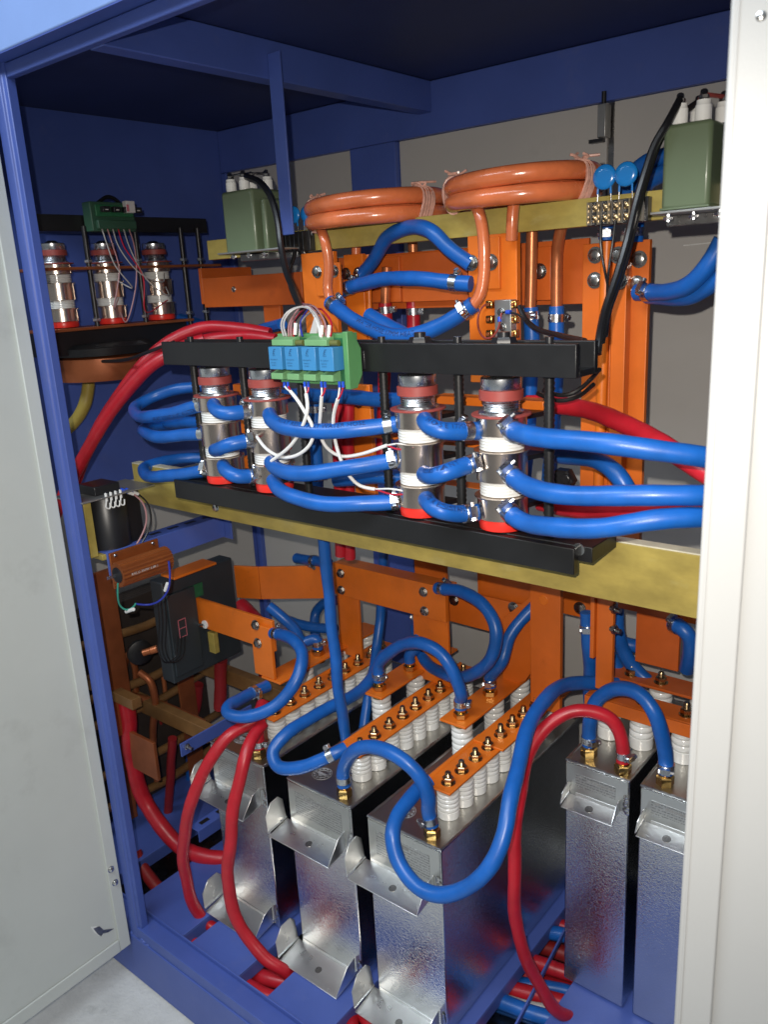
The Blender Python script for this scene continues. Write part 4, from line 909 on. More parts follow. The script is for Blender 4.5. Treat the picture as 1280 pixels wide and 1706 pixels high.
nrm = Vector((P1.y - P0.y, -(P1.x - P0.x), 0)).normalized() * -.008
obj("plate", MB().prism([Vector((P0.x, P0.y, z0_)), Vector((P1.x, P1.y, z0_)), P1, P0], nrm), "orange_paint", ld, .001)
d_ = (P2 - P0).normalized() * .0006
obj("bent_end", MB().prism([Vector((P0.x, P0.y, z0_)) + d_, Vector((P2.x, P2.y, z0_)), P2, P0 + d_], nrm), "orange_paint", ld, .001)
# right hand strips
rs = thing("terminal_strip", "orange cross strip bolted over both narrow right capacitors", "busbar", (.95, .51, .708))
obj("strip", MB().box((.775, .485, .708), (1.10, .535, .714)), "orange_mid_paint", rs, .001)
obj("edge", MB().box((.775, .479, .690), (1.10, .4848, .7139)), "orange_mid_paint", rs, .001)
studs(rs, .812, (.51,), .714); studs(rs, .872, (.51,), .714); studs(rs, .948, (.51,), .714); studs(rs, 1.008, (.51,), .714)
rs2 = thing("terminal_strip", "darker orange strip on the rear row of right insulators", "busbar", (.95, .60, .708))
obj("strip", MB().box((.775, .575, .7085), (1.10, .632, .714)), "orange_red_paint", rs2, .001); studs(rs2, .812, (.60,), .714); studs(rs2, .872, (.60,), .714); studs(rs2, .948, (.60,), .714)
rp = thing("link_bar", "orange hanging plate high at right, below the epoxy beam", "busbar", at(1095, 1110, y=.56))
obj("plate", MB().box((at(1060, 1060, y=.565).x, .565, at(1100, 1112, y=.565).z), (at(1133, 1060, y=.565).x, .575, at(1100, 1026, y=.565).z)), "orange_red_paint", rp, .001)
obj("top_rail", MB().box((at(1030, 1010, y=.560).x, .5602, at(1100, 1028, y=.56).z), (1.15, .5648, at(1100, 1012, y=.56).z)), "orange_red_paint", rp, .001)
ru = thing("link_bar", "narrow orange upright with two bolts between the middle and right capacitors", "busbar", at(1005, 1130, y=.47))
a, b = at(995, 1000, y=.47), at(1020, 1128, y=.47)
obj("upright", MB().box((a.x, .47, b.z - .03), (b.x, .480, a.z + .09)), "orange_mid_paint", ru, .001)
obj("flange", MB().box((a.x - .008, .462, b.z + .03), (a.x - .0003, .50, a.z + .09)), "orange_mid_paint", ru, .001)
for u, v in ((1018, 1013), (1018, 1047)):
    p = at(u, v, y=.469); m = MB().cyl(p + Vector((0, 0, 0)), p + Vector((.020, -.004, 0)), .0045, 10); m.hexn(p + Vector((.004, 0, 0)), (1, -.2, 0), .0085, .007); obj("bolt", m, "steel_dark", ru)

# ------------------------------------------------------------------ hoses over the capacitors
GB = "blue hoses over the capacitors"
def B(label, pts, cl=(), text=None, r=.0126): return hose(label, pts, r, "blue_hose", cl, text, GB)
def V(x, y, z): return Vector((x, y, z))
n2, n3 = V(CP[1][1] - .033, .178, ZT + .02), V(CP[2][1] - .033, .178, ZT + .02)
B("blue arch hose from middle left capacitor's front fitting to the nearest capacitor", [n2, n2 + V(0, 0, .028), (580, 1264, .175), (598, 1247, .165), (628, 1245, .16), (664, 1260, .155), (697, 1292, .16), (714, 1330, .170), n3 + V(-.004, -.002, .028), n3], ((0, .014, 3.6), (1, .012, 3.6)))
p2, p3 = V(LX[1], .408, ZL2 + .024), V(LX[2], .408, ZL2 + .024)
B("blue arch hose between the orange plates of middle and nearest capacitors", [p2, p2 + V(0, 0, .035), (650, 1087, .405), (672, 1073, .40), (704, 1072, .39), (735, 1090, .385), (758, 1125, .39), (770, 1158, .40), p3 + V(0, 0, .02), p3], ((0, .012, 1.2), (1, .012, 1.2)))
B("big blue hose bend beside the four bolt link, turning back to the middle capacitor", [(730, 980, .515), (742, 982, .505), (772, 986, .49), (806, 1009, .47), (827, 1049, .455), (823, 1088, .45), (799, 1117, .455), (764, 1128, .47), (726, 1116, .50), (706, 1095, .53), (697, 1070, .55), (692, 1040, .56)], ((0, .022, .8),))
pl7 = V(LX[2], .515, ZL2 + .024)
B("blue hose curving down to the rear fitting of the nearest capacitor's plate", [(900, 1002, .60), (885, 1016, .585), (866, 1037, .565), (848, 1065, .54), (837, 1100, .515), pl7 + V(0, 0, .02), pl7], ((1, .012, 2.8),))
pr8 = V(LX[1], .515, ZL2 + .024)
B("blue upright hose behind the four bolt link, down to the middle capacitor's plate", [(695, 1000, .56), (697, 1045, .55), (699, 1075, .53), pr8 + V(0, 0, .02), pr8], ((0, .035, 2.8),))
B("great blue loop hanging in front of the nearest capacitor and rising to the right", [(716, 1298, .205), (700, 1312, .185), (680, 1334, .15), (664, 1356, .12), (655, 1390, .09), (664, 1438, .075), (692, 1474, .072), (733, 1490, .075), (777, 1481, .085), (814, 1446, .10), (840, 1389, .13), (855, 1316, .18), (871, 1243, .25), (899, 1177, .34), (930, 1147, .42), (962, 1138, .47), (992, 1137, .50), (1030, 1140, .53)], (), ("HEAT RESISTANT HOSE", .95, .011, -.3))
B("blue hose loop lying over the left capacitors, ending at the middle strip's front", [(640, 1090, .50), (625, 1122, .44), (606, 1145, .39), (574, 1167, .33), (521, 1194, .25), (478, 1222, .185), (455, 1252, .15), (464, 1276, .14), (501, 1279, .150), (535, 1266, .17), (562, 1253, .19), (575, 1247, .205)], ((1, .03, 1.2),))
B("long blue upright hose from under the epoxy beam to the middle strip", [(536, 870, .24), (541, 915, .25), (546, 970, .26), (553, 1040, .27), (561, 1120, .275), (570, 1190, .28), (578, 1240, .29)], (), None, .0112)
B("blue upright hose behind the four bolt link, slanting left", [(640, 900, .58), (637, 950, .58), (634, 1020, .575), (629, 1070, .55), (622, 1120, .50), (612, 1170, .45), (606, 1215, .42)], (), None, .0112)
B("blue hose loop beside the angled link plate at left, curling forward", [(455, 1055, .31), (470, 1058, .30), (489, 1066, .285), (502, 1085, .27), (503, 1105, .255), (496, 1132, .235), (476, 1160, .21), (446, 1182, .18), (404, 1195, .15), (380, 1190, .14), (379, 1178, .155), (400, 1164, .20), (428, 1151, .25), (445, 1143, .28)], ((0, .020, .8), (1, .040, 3.2)))
B("blue hose dropping to the fitting on the far left capacitor's plate", [(448, 1010, .40), (468, 1026, .41), (490, 1048, .425), (505, 1070, .44), V(LX[0], .46, ZL2 + .045), V(LX[0], .46, ZL2 + .02)], ((1, .014, 1.0),))
B("blue hose behind the long upright one at back left", [(470, 1030, .55), (500, 1040, .56), (530, 1046, .57), (560, 1048, .58)])
B("blue hose bend below the bent orange bar", [(560, 1000, .64), (540, 1005, .63), (527, 1020, .62), (524, 1045, .60), (530, 1080, .58)])
B("short blue hose stub with clamp under the epoxy beam at left", [(494, 930, .58), (520, 934, .57), (548, 938, .56)], ((1, .06, 4.0),))
n4, n4r, n5 = V(.811, .425, ZR + .02), V(.880, .410, ZR + .02), V(.950, .418, ZR + .02)
B("blue arch hose from the narrow capacitor's left fitting over to the half hidden one", [n4, n4 + V(0, 0, .045), (990, 1175, .43), (1006, 1157, .43), (1035, 1146, .42), (1066, 1157, .41), (1090, 1187, .405), (1105, 1228, .41), n5 + V(0, 0, .025), n5], ((0, .012, 1.0), (1, .012, 2.8)))
B("blue upright hose left of the narrow orange upright, under the epoxy beam", [(978, 1020, .52), (980, 1050, .52), (982, 1090, .52), (984, 1150, .54), (986, 1200, .56)], ((0, .03, 2.8),))
B("blue hose bend behind the orange hanging plate, left side", [(1028, 1010, .60), (1030, 1050, .60), (1042, 1090, .605), (1062, 1118, .61), (1080, 1135, .61)], (), None, .0135)
B("blue hose branch behind the orange hanging plate", [(1035, 1070, .62), (1055, 1076, .625), (1085, 1078, .63), (1110, 1080, .63)], (), None, .0135)
B("blue elbow hose right of the orange hanging plate by the white door", [(1122, 1040, .55), (1135, 1045, .54), (1150, 1060, .54), (1152, 1085, .55), (1145, 1115, .57)], ((0, .008, 2.0),), None, .0135)
B("lower blue hose bend left of the rear right insulators", [(1020, 1090, .62), (1030, 1115, .62), (1048, 1140, .62), (1070, 1150, .62)], (), None, .0135)
GRD = "red hoses at the capacitors"
def Rd(label, pts, cl=(), r=.0125, m="red_hose"): return hose(label, pts, r, m, cl, None, GRD)
Rd("long red hose arching off the narrow right capacitor and down to the cabinet floor", [n4r, n4r + V(0, 0, .02), (1034, 1222, .405), (1020, 1198, .40), (990, 1185, .39), (952, 1186, .37), (912, 1210, .34), (880, 1260, .31), (865, 1330, .28), (859, 1400, .26), (857, 1470, .25), (861, 1540, .25), (878, 1600, .26), (905, 1650, .28), (930, 1685, .305), V(.842, .36, .115), V(.90, .42, .080)], ((0, .014, 1.2),), .0115)
n1 = V(CP[0][1] - .033, .178, ZT + .02)
Rd("left red hose bowing out in front of the far left capacitor", [(440, 1196, .20), (412, 1207, .17), (380, 1228, .13), (347, 1270, .09), (321, 1330, .06), (306, 1400, .055), (308, 1455, .062), (322, 1505, .076), (343, 1538, .090), V(.110, .108, .105), V(.118, .14, .065)])
Rd("right red hose bowing down the front of the far left capacitor to the sill", [(438, 1205, .185), (425, 1222, .16), (408, 1262, .12), (393, 1325, .085), (384, 1395, .065), (380, 1460, .058), (388, 1515, .058), (412, 1562, .062), (444, 1598, .072), V(.322, .088, .150), V(.334, .115, .095), V(.345, .16, .065)])
Rd("short red hose end clamped to the far left capacitor's front fitting", [n1 + V(-.045, .06, .055), n1 + V(-.012, .012, .042), n1 + V(0, 0, .02), n1], ((1, .010, 1.0),), .0135)
# hoses on the cabinet floor
floor_h = [
 ("red floor hose under the middle of the cabinet, front one", "red_hose", [(560, 1720, .12), (620, 1690, .22), (760, 1640, .34), (880, 1660, .34), (960, 1720, .34)]),
]
zf = .095
def floor_hose(label, m, P, r=.015): hose(label, [V(x, y, zf + dz) for x, y, dz in P], r, m, (), None, "hoses lying on the cabinet floor")
floor_hose("red floor hose right of the nearest capacitor, front one", "red_hose", [(.30, .25, 0), (.55, .32, 0), (.72, .36, .01), (.86, .40, .01), (1.05, .42, 0), (1.35, .40, 0)])
floor_hose("red floor hose right of the nearest capacitor, second one", "red_hose", [(.30, .30, 0), (.55, .40, 0), (.72, .43, .02), (.90, .47, .01), (1.30, .52, 0)])
floor_hose("blue floor hose right of the nearest capacitor, front one", "blue_hose", [(.50, .26, 0), (.62, .29, .01), (.74, .315, .02), (.86, .345, .01), (1.3, .36, 0)])
floor_hose("blue floor hose right of the nearest capacitor, rear one", "blue_hose", [(.45, .46, 0), (.62, .49, .02), (.75, .515, .035), (.88, .54, .02), (1.3, .60, 0)])
floor_hose("red floor hose deepest under the cabinet", "red_hose", [(.10, .56, 0), (.50, .58, .02), (.75, .60, .03), (1.3, .68, 0)])
floor_hose("dull brown red floor hose between the brighter ones", "dull_red_hose", [(.40, .22, -.01), (.62, .345, -.005), (.75, .385, 0), (.9, .42, 0), (1.3, .46, 0)], .010)
floor_hose("red hose under the sill gap left of the far left capacitor", "red_hose", [(-.05, .30, 0), (.02, .14, 0), (.06, .06, .01), (.16, .04, .02), (.30, .05, .01), (.42, .10, 0)])
floor_hose("red hose under the sill gap between left and middle capacitors", "red_hose", [(.10, .10, 0), (.22, .08, 0), (.30, .09, .01), (.40, .16, 0), (.52, .12, .02), (.62, .10, 0)])
floor_hose("red hose under the gap in front of the nearest capacitor", "red_hose", [(.42, .20, 0), (.50, .09, .02), (.56, .05, .03), (.72, .10, .02), (.78, .22, 0)])
a, b = at(862, 1706, z=.152), at(968, 1500, z=.152)
d = (b - a).normalized(); a = a - d * .25; b = b + d * .06
sb = obj("strut", MB().prism([a, a + V(.004, 0, 0), a + V(.004, 0, .012), a + V(0, 0, .012)], b - a), "blue_paint", None, .0006); tag(sb, "thin blue steel strut crossing the floor between nearest and narrow capacitors", "strut")

floor_hose("red floor hose crossing in front of the narrow right capacitor", "red_hose", [(.55, .20, -.02), (.70, .24, .01), (.80, .27, .01), (.95, .30, 0), (1.3, .30, 0)], .0135)
floor_hose("blue floor hose hugging the foot of the nearest capacitor", "blue_hose", [(.60, .36, -.03), (.70, .385, .0), (.80, .42, .005), (.92, .45, 0), (1.3, .48, 0)], .0125)
floor_hose("grey floor cable among the hoses right of the nearest capacitor", "wire_grey", [(.60, .31, -.01), (.72, .335, .01), (.84, .37, .01), (1.3, .40, 0)], .007)
floor_hose("red floor hose passing behind the narrow right capacitors", "red_hose", [(.55, .52, 0), (.70, .545, .02), (.82, .57, .02), (1.3, .62, 0)], .0135)

for k, (m, l, P) in enumerate((("red_hose", "red floor hose deep between nearest and narrow capacitors, lower layer front", [(.50, .235, 0), (.70, .275, 0), (.85, .31, 0), (1.3, .33, 0)]),
    ("blue_hose", "blue floor hose of the lower layer beside the thin blue strut", [(.50, .33, 0), (.70, .355, 0), (.86, .385, 0), (1.3, .42, 0)]),
    ("red_hose", "red floor hose of the lower layer, middle depth", [(.50, .41, 0), (.70, .445, 0), (.86, .475, 0), (1.3, .50, 0)]),
    ("dull_red_hose", "dull red floor hose of the lower layer, rear", [(.50, .50, 0), (.70, .535, 0), (.86, .565, 0), (1.3, .58, 0)]),
    ("blue_hose", "blue floor hose of the lower layer, rearmost", [(.50, .60, 0), (.70, .625, 0), (.86, .645, 0), (1.3, .66, 0)]))):
    floor_hose(l, m, [(x, y, -.042) for x, y, z in P], .0165)

# ================================================================== LEFT SIDE: WALL COLUMNS
LXW = -.30
lr = thing("thyristor_rack", "dim rack with two black bars on the left wall, holding three thyristor columns", "frame", (LXW, .36, 1.33))
zt1 = at(335, 364, x=LXW + .03).z; zt0 = at(335, 388, x=LXW + .03).z
obj("upper_bar", MB().box((LXW - .04, .14, zt0), (LXW + .03, .585, zt1)), "black_board", lr, .001)
zl1 = 1.395
obj("lower_bar", MB().box((LXW - .05, .12, zl1 - .055), (LXW + .045, .48, zl1 - .0062)), "black_board", lr, .001)
for z, y1 in ((at(200, 443, x=LXW + .05).z, .60), (zl1, .50)):
    obj("copper_strip", MB().box((LXW - .06, .12, z - .006), (LXW + .05, y1, z)), "copper_plate", lr, .001)  # orange strips given a brown that carries the dimness of this corner
for y in (.25, .375, .50, .55):
    obj("threaded_rod", MB().cyl((LXW + .035, y, zl1 - .03), (LXW + .035, y, zt0 + .01), .0055, 10), "black_plastic", lr)
    for z in (zl1 + .010, at(200, 443, x=LXW + .05).z + .008): obj("rod_nut", MB().hexn((LXW + .035, y, z), (0, 0, 1), .009, .007), "zinc", lr)
for y, l in ((.192, "dim thyristor column on the left wall, closest to the door post"), (.312, "dim thyristor column on the left wall, under the dark green module"), (.445, "dim thyristor column on the left wall, nearest the back corner")):
    c = column((LXW, y, zl1 + .001), l, "wall thyristor columns"); c.scale = (.98, .98, .86)
dm = thing("relay_module", "dim dark green relay module on the left wall rack", "module", at(187, 390, x=LXW + .04))
xm = LXW + .034
a, b = at(148, 335, x=xm + .03), at(227, 386, x=xm + .03)
obj("housing", MB().box((xm, a.y, b.z), (xm + .030, b.y, a.z)), "dark_green_plastic", dm, .002)
obj("front_board", MB().box((xm + .0302, a.y + .01, (a.z + b.z) / 2), (xm + .034, b.y - .006, a.z - .006)), "green_board", dm, .001)
obj("terminal_row", MB().box((xm + .0302, a.y + .008, b.z + .004), (xm + .040, b.y - .004, b.z + .022)), "dark_green_plastic", dm, .002)
for k in range(4):
    y = a.y + .02 + k * .026; obj("relay", MB().box((xm + .0342, y, (a.z + b.z) / 2 + .008), (xm + .046, y + .018, a.z - .010)), "black_plastic", dm, .001)
    obj("relay_mark", MB().box((xm + .0462, y + .005, a.z - .018), (xm + .0465, y + .012, a.z - .016)), "sticker_white", dm)
obj("marker_tag", MB().box((xm + .0345, b.y - .030, a.z - .022), (xm + .048, b.y - .008, a.z + .002)), "sticker_white", dm, .001); obj("marker_tag", MB().box((xm + .0482, b.y - .030, a.z - .020), (xm + .0488, b.y - .024, a.z - .006)), "sticker_pink", dm)
obj("cable_hump", MB().tube(spline([Vector((xm + .01, a.y + .03, a.z - .002)), Vector((xm + .01, a.y + .06, a.z + .014)), Vector((xm + .01, b.y - .03, a.z + .010)), Vector((xm + .01, b.y - .015, a.z - .004))]), .004, 8), "black_cable", dm)
for k in range(6):
    u = 168 + k * 9; y = at(u, 388, x=xm + .03).y; s0 = Vector((xm + .035, y, b.z + .005)); tgt = (.31, .31, .44, .44, .44, .31)[k]; zt_ = (1.49, 1.45, 1.50, 1.44, 1.47, 1.42)[k]
    pts = [s0, s0 + Vector((.006, .004, -.035)), s0 + Vector((.012, (tgt - y) * .3, -.075 - .008 * k)), Vector((xm + .045, (y + tgt) / 2 + .03 * (-1) ** k, zt_ - .02)), Vector((LXW + .036, tgt, zt_))]
    obj("lead", MB().tube(spline(pts, .006), .0014, 6), ("wire_grey", "wire_pink", "wire_grey", "wire_red", "wire_grey", "wire_pink")[k], dm)
# reactor body below the rack and its yellow pipes
rc = thing("reactor", "dark round reactor below the wall rack, with brown rim", "reactor", at(140, 625, x=-.28))
c = Vector((-.30, .27, at(140, 622, x=-.26).z))
obj("winding", MB().lathe([(.02, -.02), (.10, -.018), (.105, 0), (.105, .030), (.09, .034)], c, (0, 0, 1), 32), "copper_plate", rc)
obj("cover", MB().lathe([(.09, .0345), (.112, .036), (.115, .052), (.10, .060), (.03, .062)], c, (0, 0, 1), 32), "black_board", rc)
hose("yellow pipe hanging below the dim wall rack", [(148, 600, .28), (147, 640, .27), (142, 672, .255), (128, 697, .24), (108, 718, .22)], .0140, "yellow_hose")
hose("second yellow pipe crossing behind the red hoses", [(232, 583, .36), (216, 640, .34), (195, 676, .32), (165, 705, .30)], .0110, "yellow_hose")
GRU = "red hoses at upper left"
hose("bright red hose sweeping up from the door post to the end of the black bar", [(90, 860, .05), (112, 812, .07), (142, 755, .095), (178, 695, .13), (220, 640, .165), (262, 602, .20), (300, 580, .235), (340, 566, .27)], .0128, "red_hose", (), None, GRU)
hose("darker red hose arching behind the bright one to the relay wires", [(105, 850, .13), (128, 795, .15), (160, 720, .18), (200, 655, .215), (240, 605, .25), (285, 566, .295), (335, 547, .34), (390, 546, .38), (450, 556, .41)], .0125, "red_hose", (), None, GRU)
hose("third red hose just above the black bar at left", [(290, 585, .26), (320, 573, .29), (360, 563, .33), (410, 560, .36), (460, 566, .38)], .0118, "red_hose", (), None, GRU)
wire("thin dark cable crossing the red hoses at upper left", [(130, 600, .22), (180, 602, .215), (215, 598, .21), (250, 585, .20), (290, 570, .20)], .0035, "black_cable", "power_cable", "cable")
wire("blue cable behind the red hoses below the left orange bar", [(300, 530, .55), (335, 540, .55), (380, 560, .5), (450, 545, .44), (470, 540, .42)], .012, "blue_hose", "hose", "hose")

# ================================================================== LEFT SIDE: LOWER DEVICES
XR = 0.0
zr1 = at(345, 868, x=XR).z; zr0 = at(375, 894, x=XR).z
rl = thing("mounting_rail", "blue slotted mounting rail running back from the left door post", "rail", (XR - .02, .17, zr0))
obj("web", MB().box((XR - .004, .034, zr0), (XR, .322, zr1)), "blue_paint", rl, .0008)
obj("top_flange", MB().box((XR - .045, .034, zr1 - .0042), (XR - .0043, .322, zr1 - .0002)), "blue_paint", rl, .0008)
for k in range(6): obj("slot", MB().box((XR - .030, .06 + k * .045, zr1), (XR - .020, .085 + k * .045, zr1 + .0006)), "black_plastic", rl)
obj("end_tab", MB().box((XR - .004, .3222, zr0 - .003), (XR + .022, .326, zr1 + .004)), "blue_paint", rl, .0008)
tr = thing("transformer", "small black transformer with white wire loops on the blue rail behind the door post", "transformer", at(190, 915, x=-.03))
yc = at(190, 870, x=-.02).y; xc = -.045; zb_, zp = at(195, 912, x=-.02).z, at(190, 822, x=-.02).z
obj("body", MB().lathe([(.040, 0), (.043, .002), (.043, zp - zb_ - .004), (.040, zp - zb_)], (xc, yc, zb_), (0, 0, 1), 28), "black_plastic", tr)
obj("core", MB().box((xc - .030, yc - .020, zb_ + .002), (xc + .030, yc + .060, zp - .003)), "black_board", tr, .002)
obj("mount_plate", MB().box((xc - .05, yc - .075, zp + .001), (xc + .050, yc + .085, zp + .004)), "grey_metal", tr, .0005)
obj("side_strip", MB().box((xc - .048, yc - .062, zb_ - .004), (xc + .030, yc - .046, zp)), "epoxy_board", tr, .001)
obj("foot_strip", MB().box((xc - .048, yc - .0455, zb_ - .012), (xc + .040, yc + .085, zb_ - .001)), "epoxy_board", tr, .001)
obj("terminal_row", MB().box((xc - .03, yc - .035, zp + .0042), (xc + .03, yc + .02, zp + .022)), "black_plastic", tr, .002)
for k in range(4):
    u = 177 + k * 8; p = at(u, 835 - 2 * k, x=xc + .046)
    obj("wire_loop", MB().tube(spline([p + Vector((0, 0, .016)), p + Vector((.003, -.002, 0)), p + Vector((.003, -.005, -.012)), p + Vector((.003, .003, -.016)), p + Vector((.003, .005, -.004))], .003), .0015, 6), "wire_white", tr)
    obj("marker_sleeve", MB().cyl(p + Vector((.001, 0, 0)), p + Vector((.001, 0, .015)), .0026, 8), "wire_white", tr)
for k, (u, v, m) in enumerate(((200, 815, "ferrule_blue"), (208, 815, "ferrule_blue"))):
    p = at(u, v, x=xc + .03); q = p + Vector((.006, .012, -.008)); obj("ferrule", MB().cyl(p, q, .0036, 8), m, tr); obj("marker_sleeve", MB().cyl(q, q + Vector((.003, .010, -.006)), .0034, 8), "wire_white", tr)
    e = q + Vector((.003, .010, -.006)); obj("lead", MB().tube(spline([e, e + Vector((.006, .014, -.02)), e + Vector((.006, .016, -.06)), e + Vector((.004, -.02, -.105)), e + Vector((0, -.07, -.12))]), .0018, 6), ("wire_pink", "black_cable")[k], tr)
rz = thing("power_resistor", "bronze anodised finned power resistor bolted to the blue rail", "resistor", at(230, 985, x=.02))
yA, yB_ = at(196, 960, x=.03).y, at(278, 925, x=.03).y; zc_ = at(196, 958, x=.03).z
prof = []
for k in range(40):
    a = 2 * math.pi * k / 40; r = .0225 + (.0016 if k % 2 else -.0006); prof.append(Vector((.030 + r * math.cos(a) * .9, yA, zc_ + r * math.sin(a) * 1.05)))
obj("finned_body", MB().prism(prof, (0, yB_ - yA, 0)), "bronze_anodised", rz, sharp=20)
obj("mounting_flange", MB().box((.0045, yA + .002, zc_ - .034), (.009, yB_ - .002, zc_ + .038)), "bronze_anodised", rz, .0008)
for y in (yA + .014, yB_ - .014): obj("screw", MB().lathe([(.004, 0), (.003, .002)], (.0092, y, zc_ + .031), (1, 0, 0), 10), "zinc", rz)
obj("end_cap", MB().lathe([(.0155, 0), (.0150, .002), (.006, .0025)], (.030, yA - .0002, zc_), (0, -1, 0), 22), "black_plastic", rz)
obj("terminal", MB().box((.028, yA - .022, zc_ - .003), (.0295, yA - .002, zc_ + .003)), "zinc", rz)
obj("lettering", text_mb("RXLG-300W 6.8R J", .0075, lambda x, y: Vector((.030 + .0222 * math.cos(.25 - y / .022), yA + .016 + x, zc_ + .0240 * math.sin(.25 + y / .024 - .35)))), "sticker_white", rz, flat=True)
wire("green and white tagged lead drooping under the bronze resistor's front end", [(196, 972, .02), (196, 995, .022), (200, 1010, .03), (210, 1018, .04), (222, 1012, .05), (226, 1005, .055)], .0018, "wire_green")
wire("blue lead from the bronze resistor's far end", [(281, 935, .10), (283, 960, .10), (279, 985, .10), (266, 1001, .09), (245, 1008, .08), (225, 1006, .06)], .0020, "wire_blue")
for (u, v, y, du, dv), l in (((216, 1017, .044, 6, -2), "white wire marker under the bronze resistor, left one"), ((277, 978, .10, -2, 6), "white wire marker under the bronze resistor, right one")):
    o = obj("marker_sleeve", MB().cyl(at(u - du, v - dv, y=y), at(u + du, v + dv, y=y), .0036, 8), "wire_white"); tag(o, l, "wire marker")
# dark grey box
XB = -.13
bx = thing("contactor_box", "dark grey contactor box behind the angled orange link", "box", (XB - .1, .33, .58))
obj("housing", MB().box((XB - .045, .232, .582), (XB, .438, .832)), "dark_box", bx, .003)
obj("side_cover", MB().box((XB + .0003, .238, .600), (XB + .006, .315, .80)), "dark_box", bx, .001)
p = at(325, 985, x=XB + .001); obj("window", MB().box((XB + .0003, p.y - .018, p.z - .016), (XB + .002, p.y + .022, p.z + .016)), "green_board", bx, .0005)
p = at(304, 1046, x=XB + .0065); st = obj("warning_sticker", MB().box((XB + .0062, p.y - .011, p.z - .022), (XB + .0066, p.y + .011, p.z + .022)), "sticker_pink", bx)
obj("sticker_field", MB().box((XB + .0067, p.y - .009, p.z - .020), (XB + .0069, p.y + .009, p.z - .001)).box((XB + .0067, p.y - .009, p.z + .001), (XB + .0069, p.y + .009, p.z + .020)), "dark_box", st)
for k in range(3):
    u = 262 + 6 * k; obj("lead", MB().tube(spline([at(u, 1000, x=XB + .01), at(u + 3, 1040, x=XB + .012), at(u + 2, 1085, x=XB + .012), at(u + 14, 1105, x=XB + .012), at(u + 30, 1095, x=XB + .012), at(u + 34, 1060, x=XB + .012)]), .0015, 8), "black_cable", bx)
cd = thing("copper_connector", "shiny copper connector on a dark disc left of the grey box", "connector", at(240, 1100, x=-.20))
p = at(238, 1088, x=-.22); obj("disc", MB().lathe([(.030, 0), (.030, .01), (.02, .014)], p + Vector((-.016, 0, 0)), (1, -.3, 0), 26), "black_board", cd)
obj("copper_core", MB().cyl(p, p + Vector((.012, .012, .004)), .008, 12).cyl(p + Vector((.013, .013, .004)), p + Vector((.024, .024, .008)), .009, 12), "copper_tube", cd)
# brownish plates and frame bars behind the post
def slab(label, a, b, m, cat="plate", name="copper_plate", bev=.001):
    o = obj(name, MB().box(a, b), m, None, bev); tag(o, label, cat); return o
slab("brown copper plate standing behind the left door post", (-.26, .10, .45), (-.25, .19, .86), "copper_plate")
slab("brown copper plate lying low behind the left door post", (-.24, .16, .36), (-.14, .168, .46), "copper_plate")
slab("orange brown strip under the blue rail, above the grey box", (-.14, .24, .845), (-.09, .36, .851), "orange_paint", "strip", "copper_strip")
slab("yellowish epoxy bar crossing behind the grey box's lower edge", (-.42, .42, .485), (.06, .445, .525), "brown_bar", "bar", "epoxy_bar")
slab("yellowish epoxy bar ending at the small blue flat bar", (-.40, .252, .44), (-.062, .277, .478), "brown_bar", "bar", "epoxy_bar")
obj_t = [(250, 1180, .34), (246, 1140, .34), (256, 1118, .35), (268, 1120, .36), (274, 1145, .36), (275, 1190, .36)]
o = obj("copper_tube", MB().tube(spline([at(a, b, y=y) for a, b, y in obj_t]), .006, 10), "copper_tube"); tag(o, "bent copper tube loop below the grey box", "tube")
xa = -.055; pA, pB = at(300, 1250, x=xa), at(392, 1196, x=xa)
fb = thing("flat_bar", "small blue flat bar with a bolt at the far left capacitor", "bar", Vector((xa, pA.y, pA.z - .02)))
obj("bar", MB().box((xa, pA.y, pA.z - .016), (xa + .004, pB.y + .05, pA.z + .016)), "blue_paint", fb, .0006)
p = at(310, 1243, x=xa + .004); m = MB().hexn(p, (1, 0, 0), .008, .006); m.cyl(p, p + Vector((.022, 0, 0)), .004, 8); obj("bolt", m, "zinc", fb)
xa = -.03; pA, pB = at(330, 1392, x=xa), at(395, 1350, x=xa)
fr2 = thing("slotted_angle", "small blue slotted angle low behind the red hoses", "angle", Vector((xa, pA.y, pA.z - .02)))
obj("flange", MB().box((xa, pA.y, pA.z - .018), (xa + .003, pB.y + .03, pA.z + .012)), "blue_paint", fr2, .0006); obj("ledge", MB().box((xa - .03, pA.y, pA.z + .0095), (xa - .0003, pB.y + .03, pA.z + .012)), "blue_paint", fr2, .0006)
for k in range(3): obj("slot", MB().box((xa - .022, pA.y + .02 + k * .05, pA.z + .0122), (xa - .010, pA.y + .045 + k * .05, pA.z + .0126)), "black_plastic", fr2)
GD = "dim red hoses low behind the door post"
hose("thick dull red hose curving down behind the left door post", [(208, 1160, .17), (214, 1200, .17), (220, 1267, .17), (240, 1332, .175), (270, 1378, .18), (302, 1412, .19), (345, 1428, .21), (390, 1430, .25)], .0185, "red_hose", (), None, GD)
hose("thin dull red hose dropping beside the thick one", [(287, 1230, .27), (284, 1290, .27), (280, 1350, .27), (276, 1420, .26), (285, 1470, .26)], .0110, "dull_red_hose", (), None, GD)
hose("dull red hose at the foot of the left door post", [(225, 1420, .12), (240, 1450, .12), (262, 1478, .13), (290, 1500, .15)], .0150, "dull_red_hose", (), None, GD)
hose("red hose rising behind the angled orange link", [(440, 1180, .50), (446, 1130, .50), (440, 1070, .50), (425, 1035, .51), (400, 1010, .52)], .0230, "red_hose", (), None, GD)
hose("dark red upright hose under the grey box", [(366, 1180, .40), (367, 1140, .40), (368, 1100, .40)], .0160, "dull_red_hose", (), None, GD)

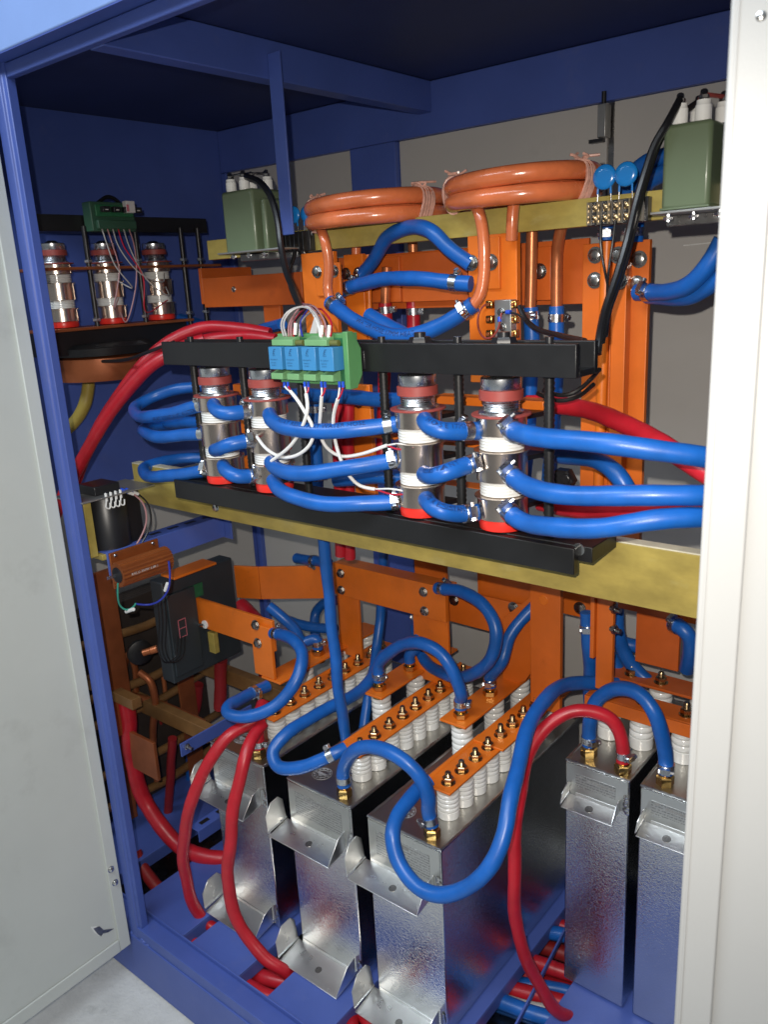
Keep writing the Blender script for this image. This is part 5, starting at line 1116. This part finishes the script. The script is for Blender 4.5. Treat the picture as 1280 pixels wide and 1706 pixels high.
co = thing("reactor", "added dark brown layered block darkening the space deep behind the left door post", "reactor", (-.36, .30, .15))  # invented block, added so the background behind the post goes dark
for k in range(5): obj("backdrop_layer", MB().box((-.435 + k * .012, .10, .16), (-.435 + k * .012 + .0105, .50, .72)), "backdrop_dark", co, .001)
for z in (.22, .31, .45, .52, .66):
    obj("copper_turn", MB().tube(spline([Vector((-.345, .06, z)), Vector((-.325, .16, z + .01)), Vector((-.32, .30, z)), Vector((-.325, .44, z + .01)), Vector((-.35, .54, z))]), .011, 10), "brown_bar", co)
obj("upright_strap", MB().box((-.31, .14, .18), (-.304, .19, .70)), "copper_plate", co, .001); obj("upright_strap", MB().box((-.31, .36, .18), (-.304, .41, .62)), "copper_plate", co, .001)
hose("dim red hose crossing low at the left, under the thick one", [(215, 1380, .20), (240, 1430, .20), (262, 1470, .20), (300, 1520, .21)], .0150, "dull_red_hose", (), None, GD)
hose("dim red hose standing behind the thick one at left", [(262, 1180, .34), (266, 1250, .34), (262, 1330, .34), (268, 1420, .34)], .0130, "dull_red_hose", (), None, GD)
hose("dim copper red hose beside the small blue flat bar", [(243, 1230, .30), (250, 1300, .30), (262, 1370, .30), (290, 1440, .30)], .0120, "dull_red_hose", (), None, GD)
o = obj("copper_tube", MB().tube(spline([at(a, b, y=y) for a, b, y in ((205, 1120, .26), (214, 1090, .26), (224, 1110, .27), (226, 1160, .27), (222, 1220, .27))]), .008, 10), "copper_plate"); tag(o, "dull copper tube bend just right of the door post", "tube")
slab("brown copper bar slanting behind the door post below the grey box", (-.40, .14, .545), (-.17, .165, .570), "brown_bar", "bar", "copper_bar")

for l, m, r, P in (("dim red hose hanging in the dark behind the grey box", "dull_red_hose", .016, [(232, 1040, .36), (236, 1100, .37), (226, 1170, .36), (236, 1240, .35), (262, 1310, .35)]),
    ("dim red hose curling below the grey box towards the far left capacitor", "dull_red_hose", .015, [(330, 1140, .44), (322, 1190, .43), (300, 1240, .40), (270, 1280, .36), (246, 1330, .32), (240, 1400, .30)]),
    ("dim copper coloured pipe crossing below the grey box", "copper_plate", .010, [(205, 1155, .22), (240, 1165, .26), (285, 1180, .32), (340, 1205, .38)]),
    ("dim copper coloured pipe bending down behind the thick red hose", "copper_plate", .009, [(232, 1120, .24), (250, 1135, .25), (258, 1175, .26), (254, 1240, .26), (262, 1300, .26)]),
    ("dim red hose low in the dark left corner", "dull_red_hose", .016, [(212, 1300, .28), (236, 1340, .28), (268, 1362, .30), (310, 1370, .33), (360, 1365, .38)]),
    ("dark blue hose upright behind the small blue flat bar", "blue_hose", .012, [(318, 1195, .40), (320, 1230, .40), (316, 1290, .40), (322, 1350, .40)])):
    hose(l, P, r, m, (), None, "dim pipes and hoses at lower left")
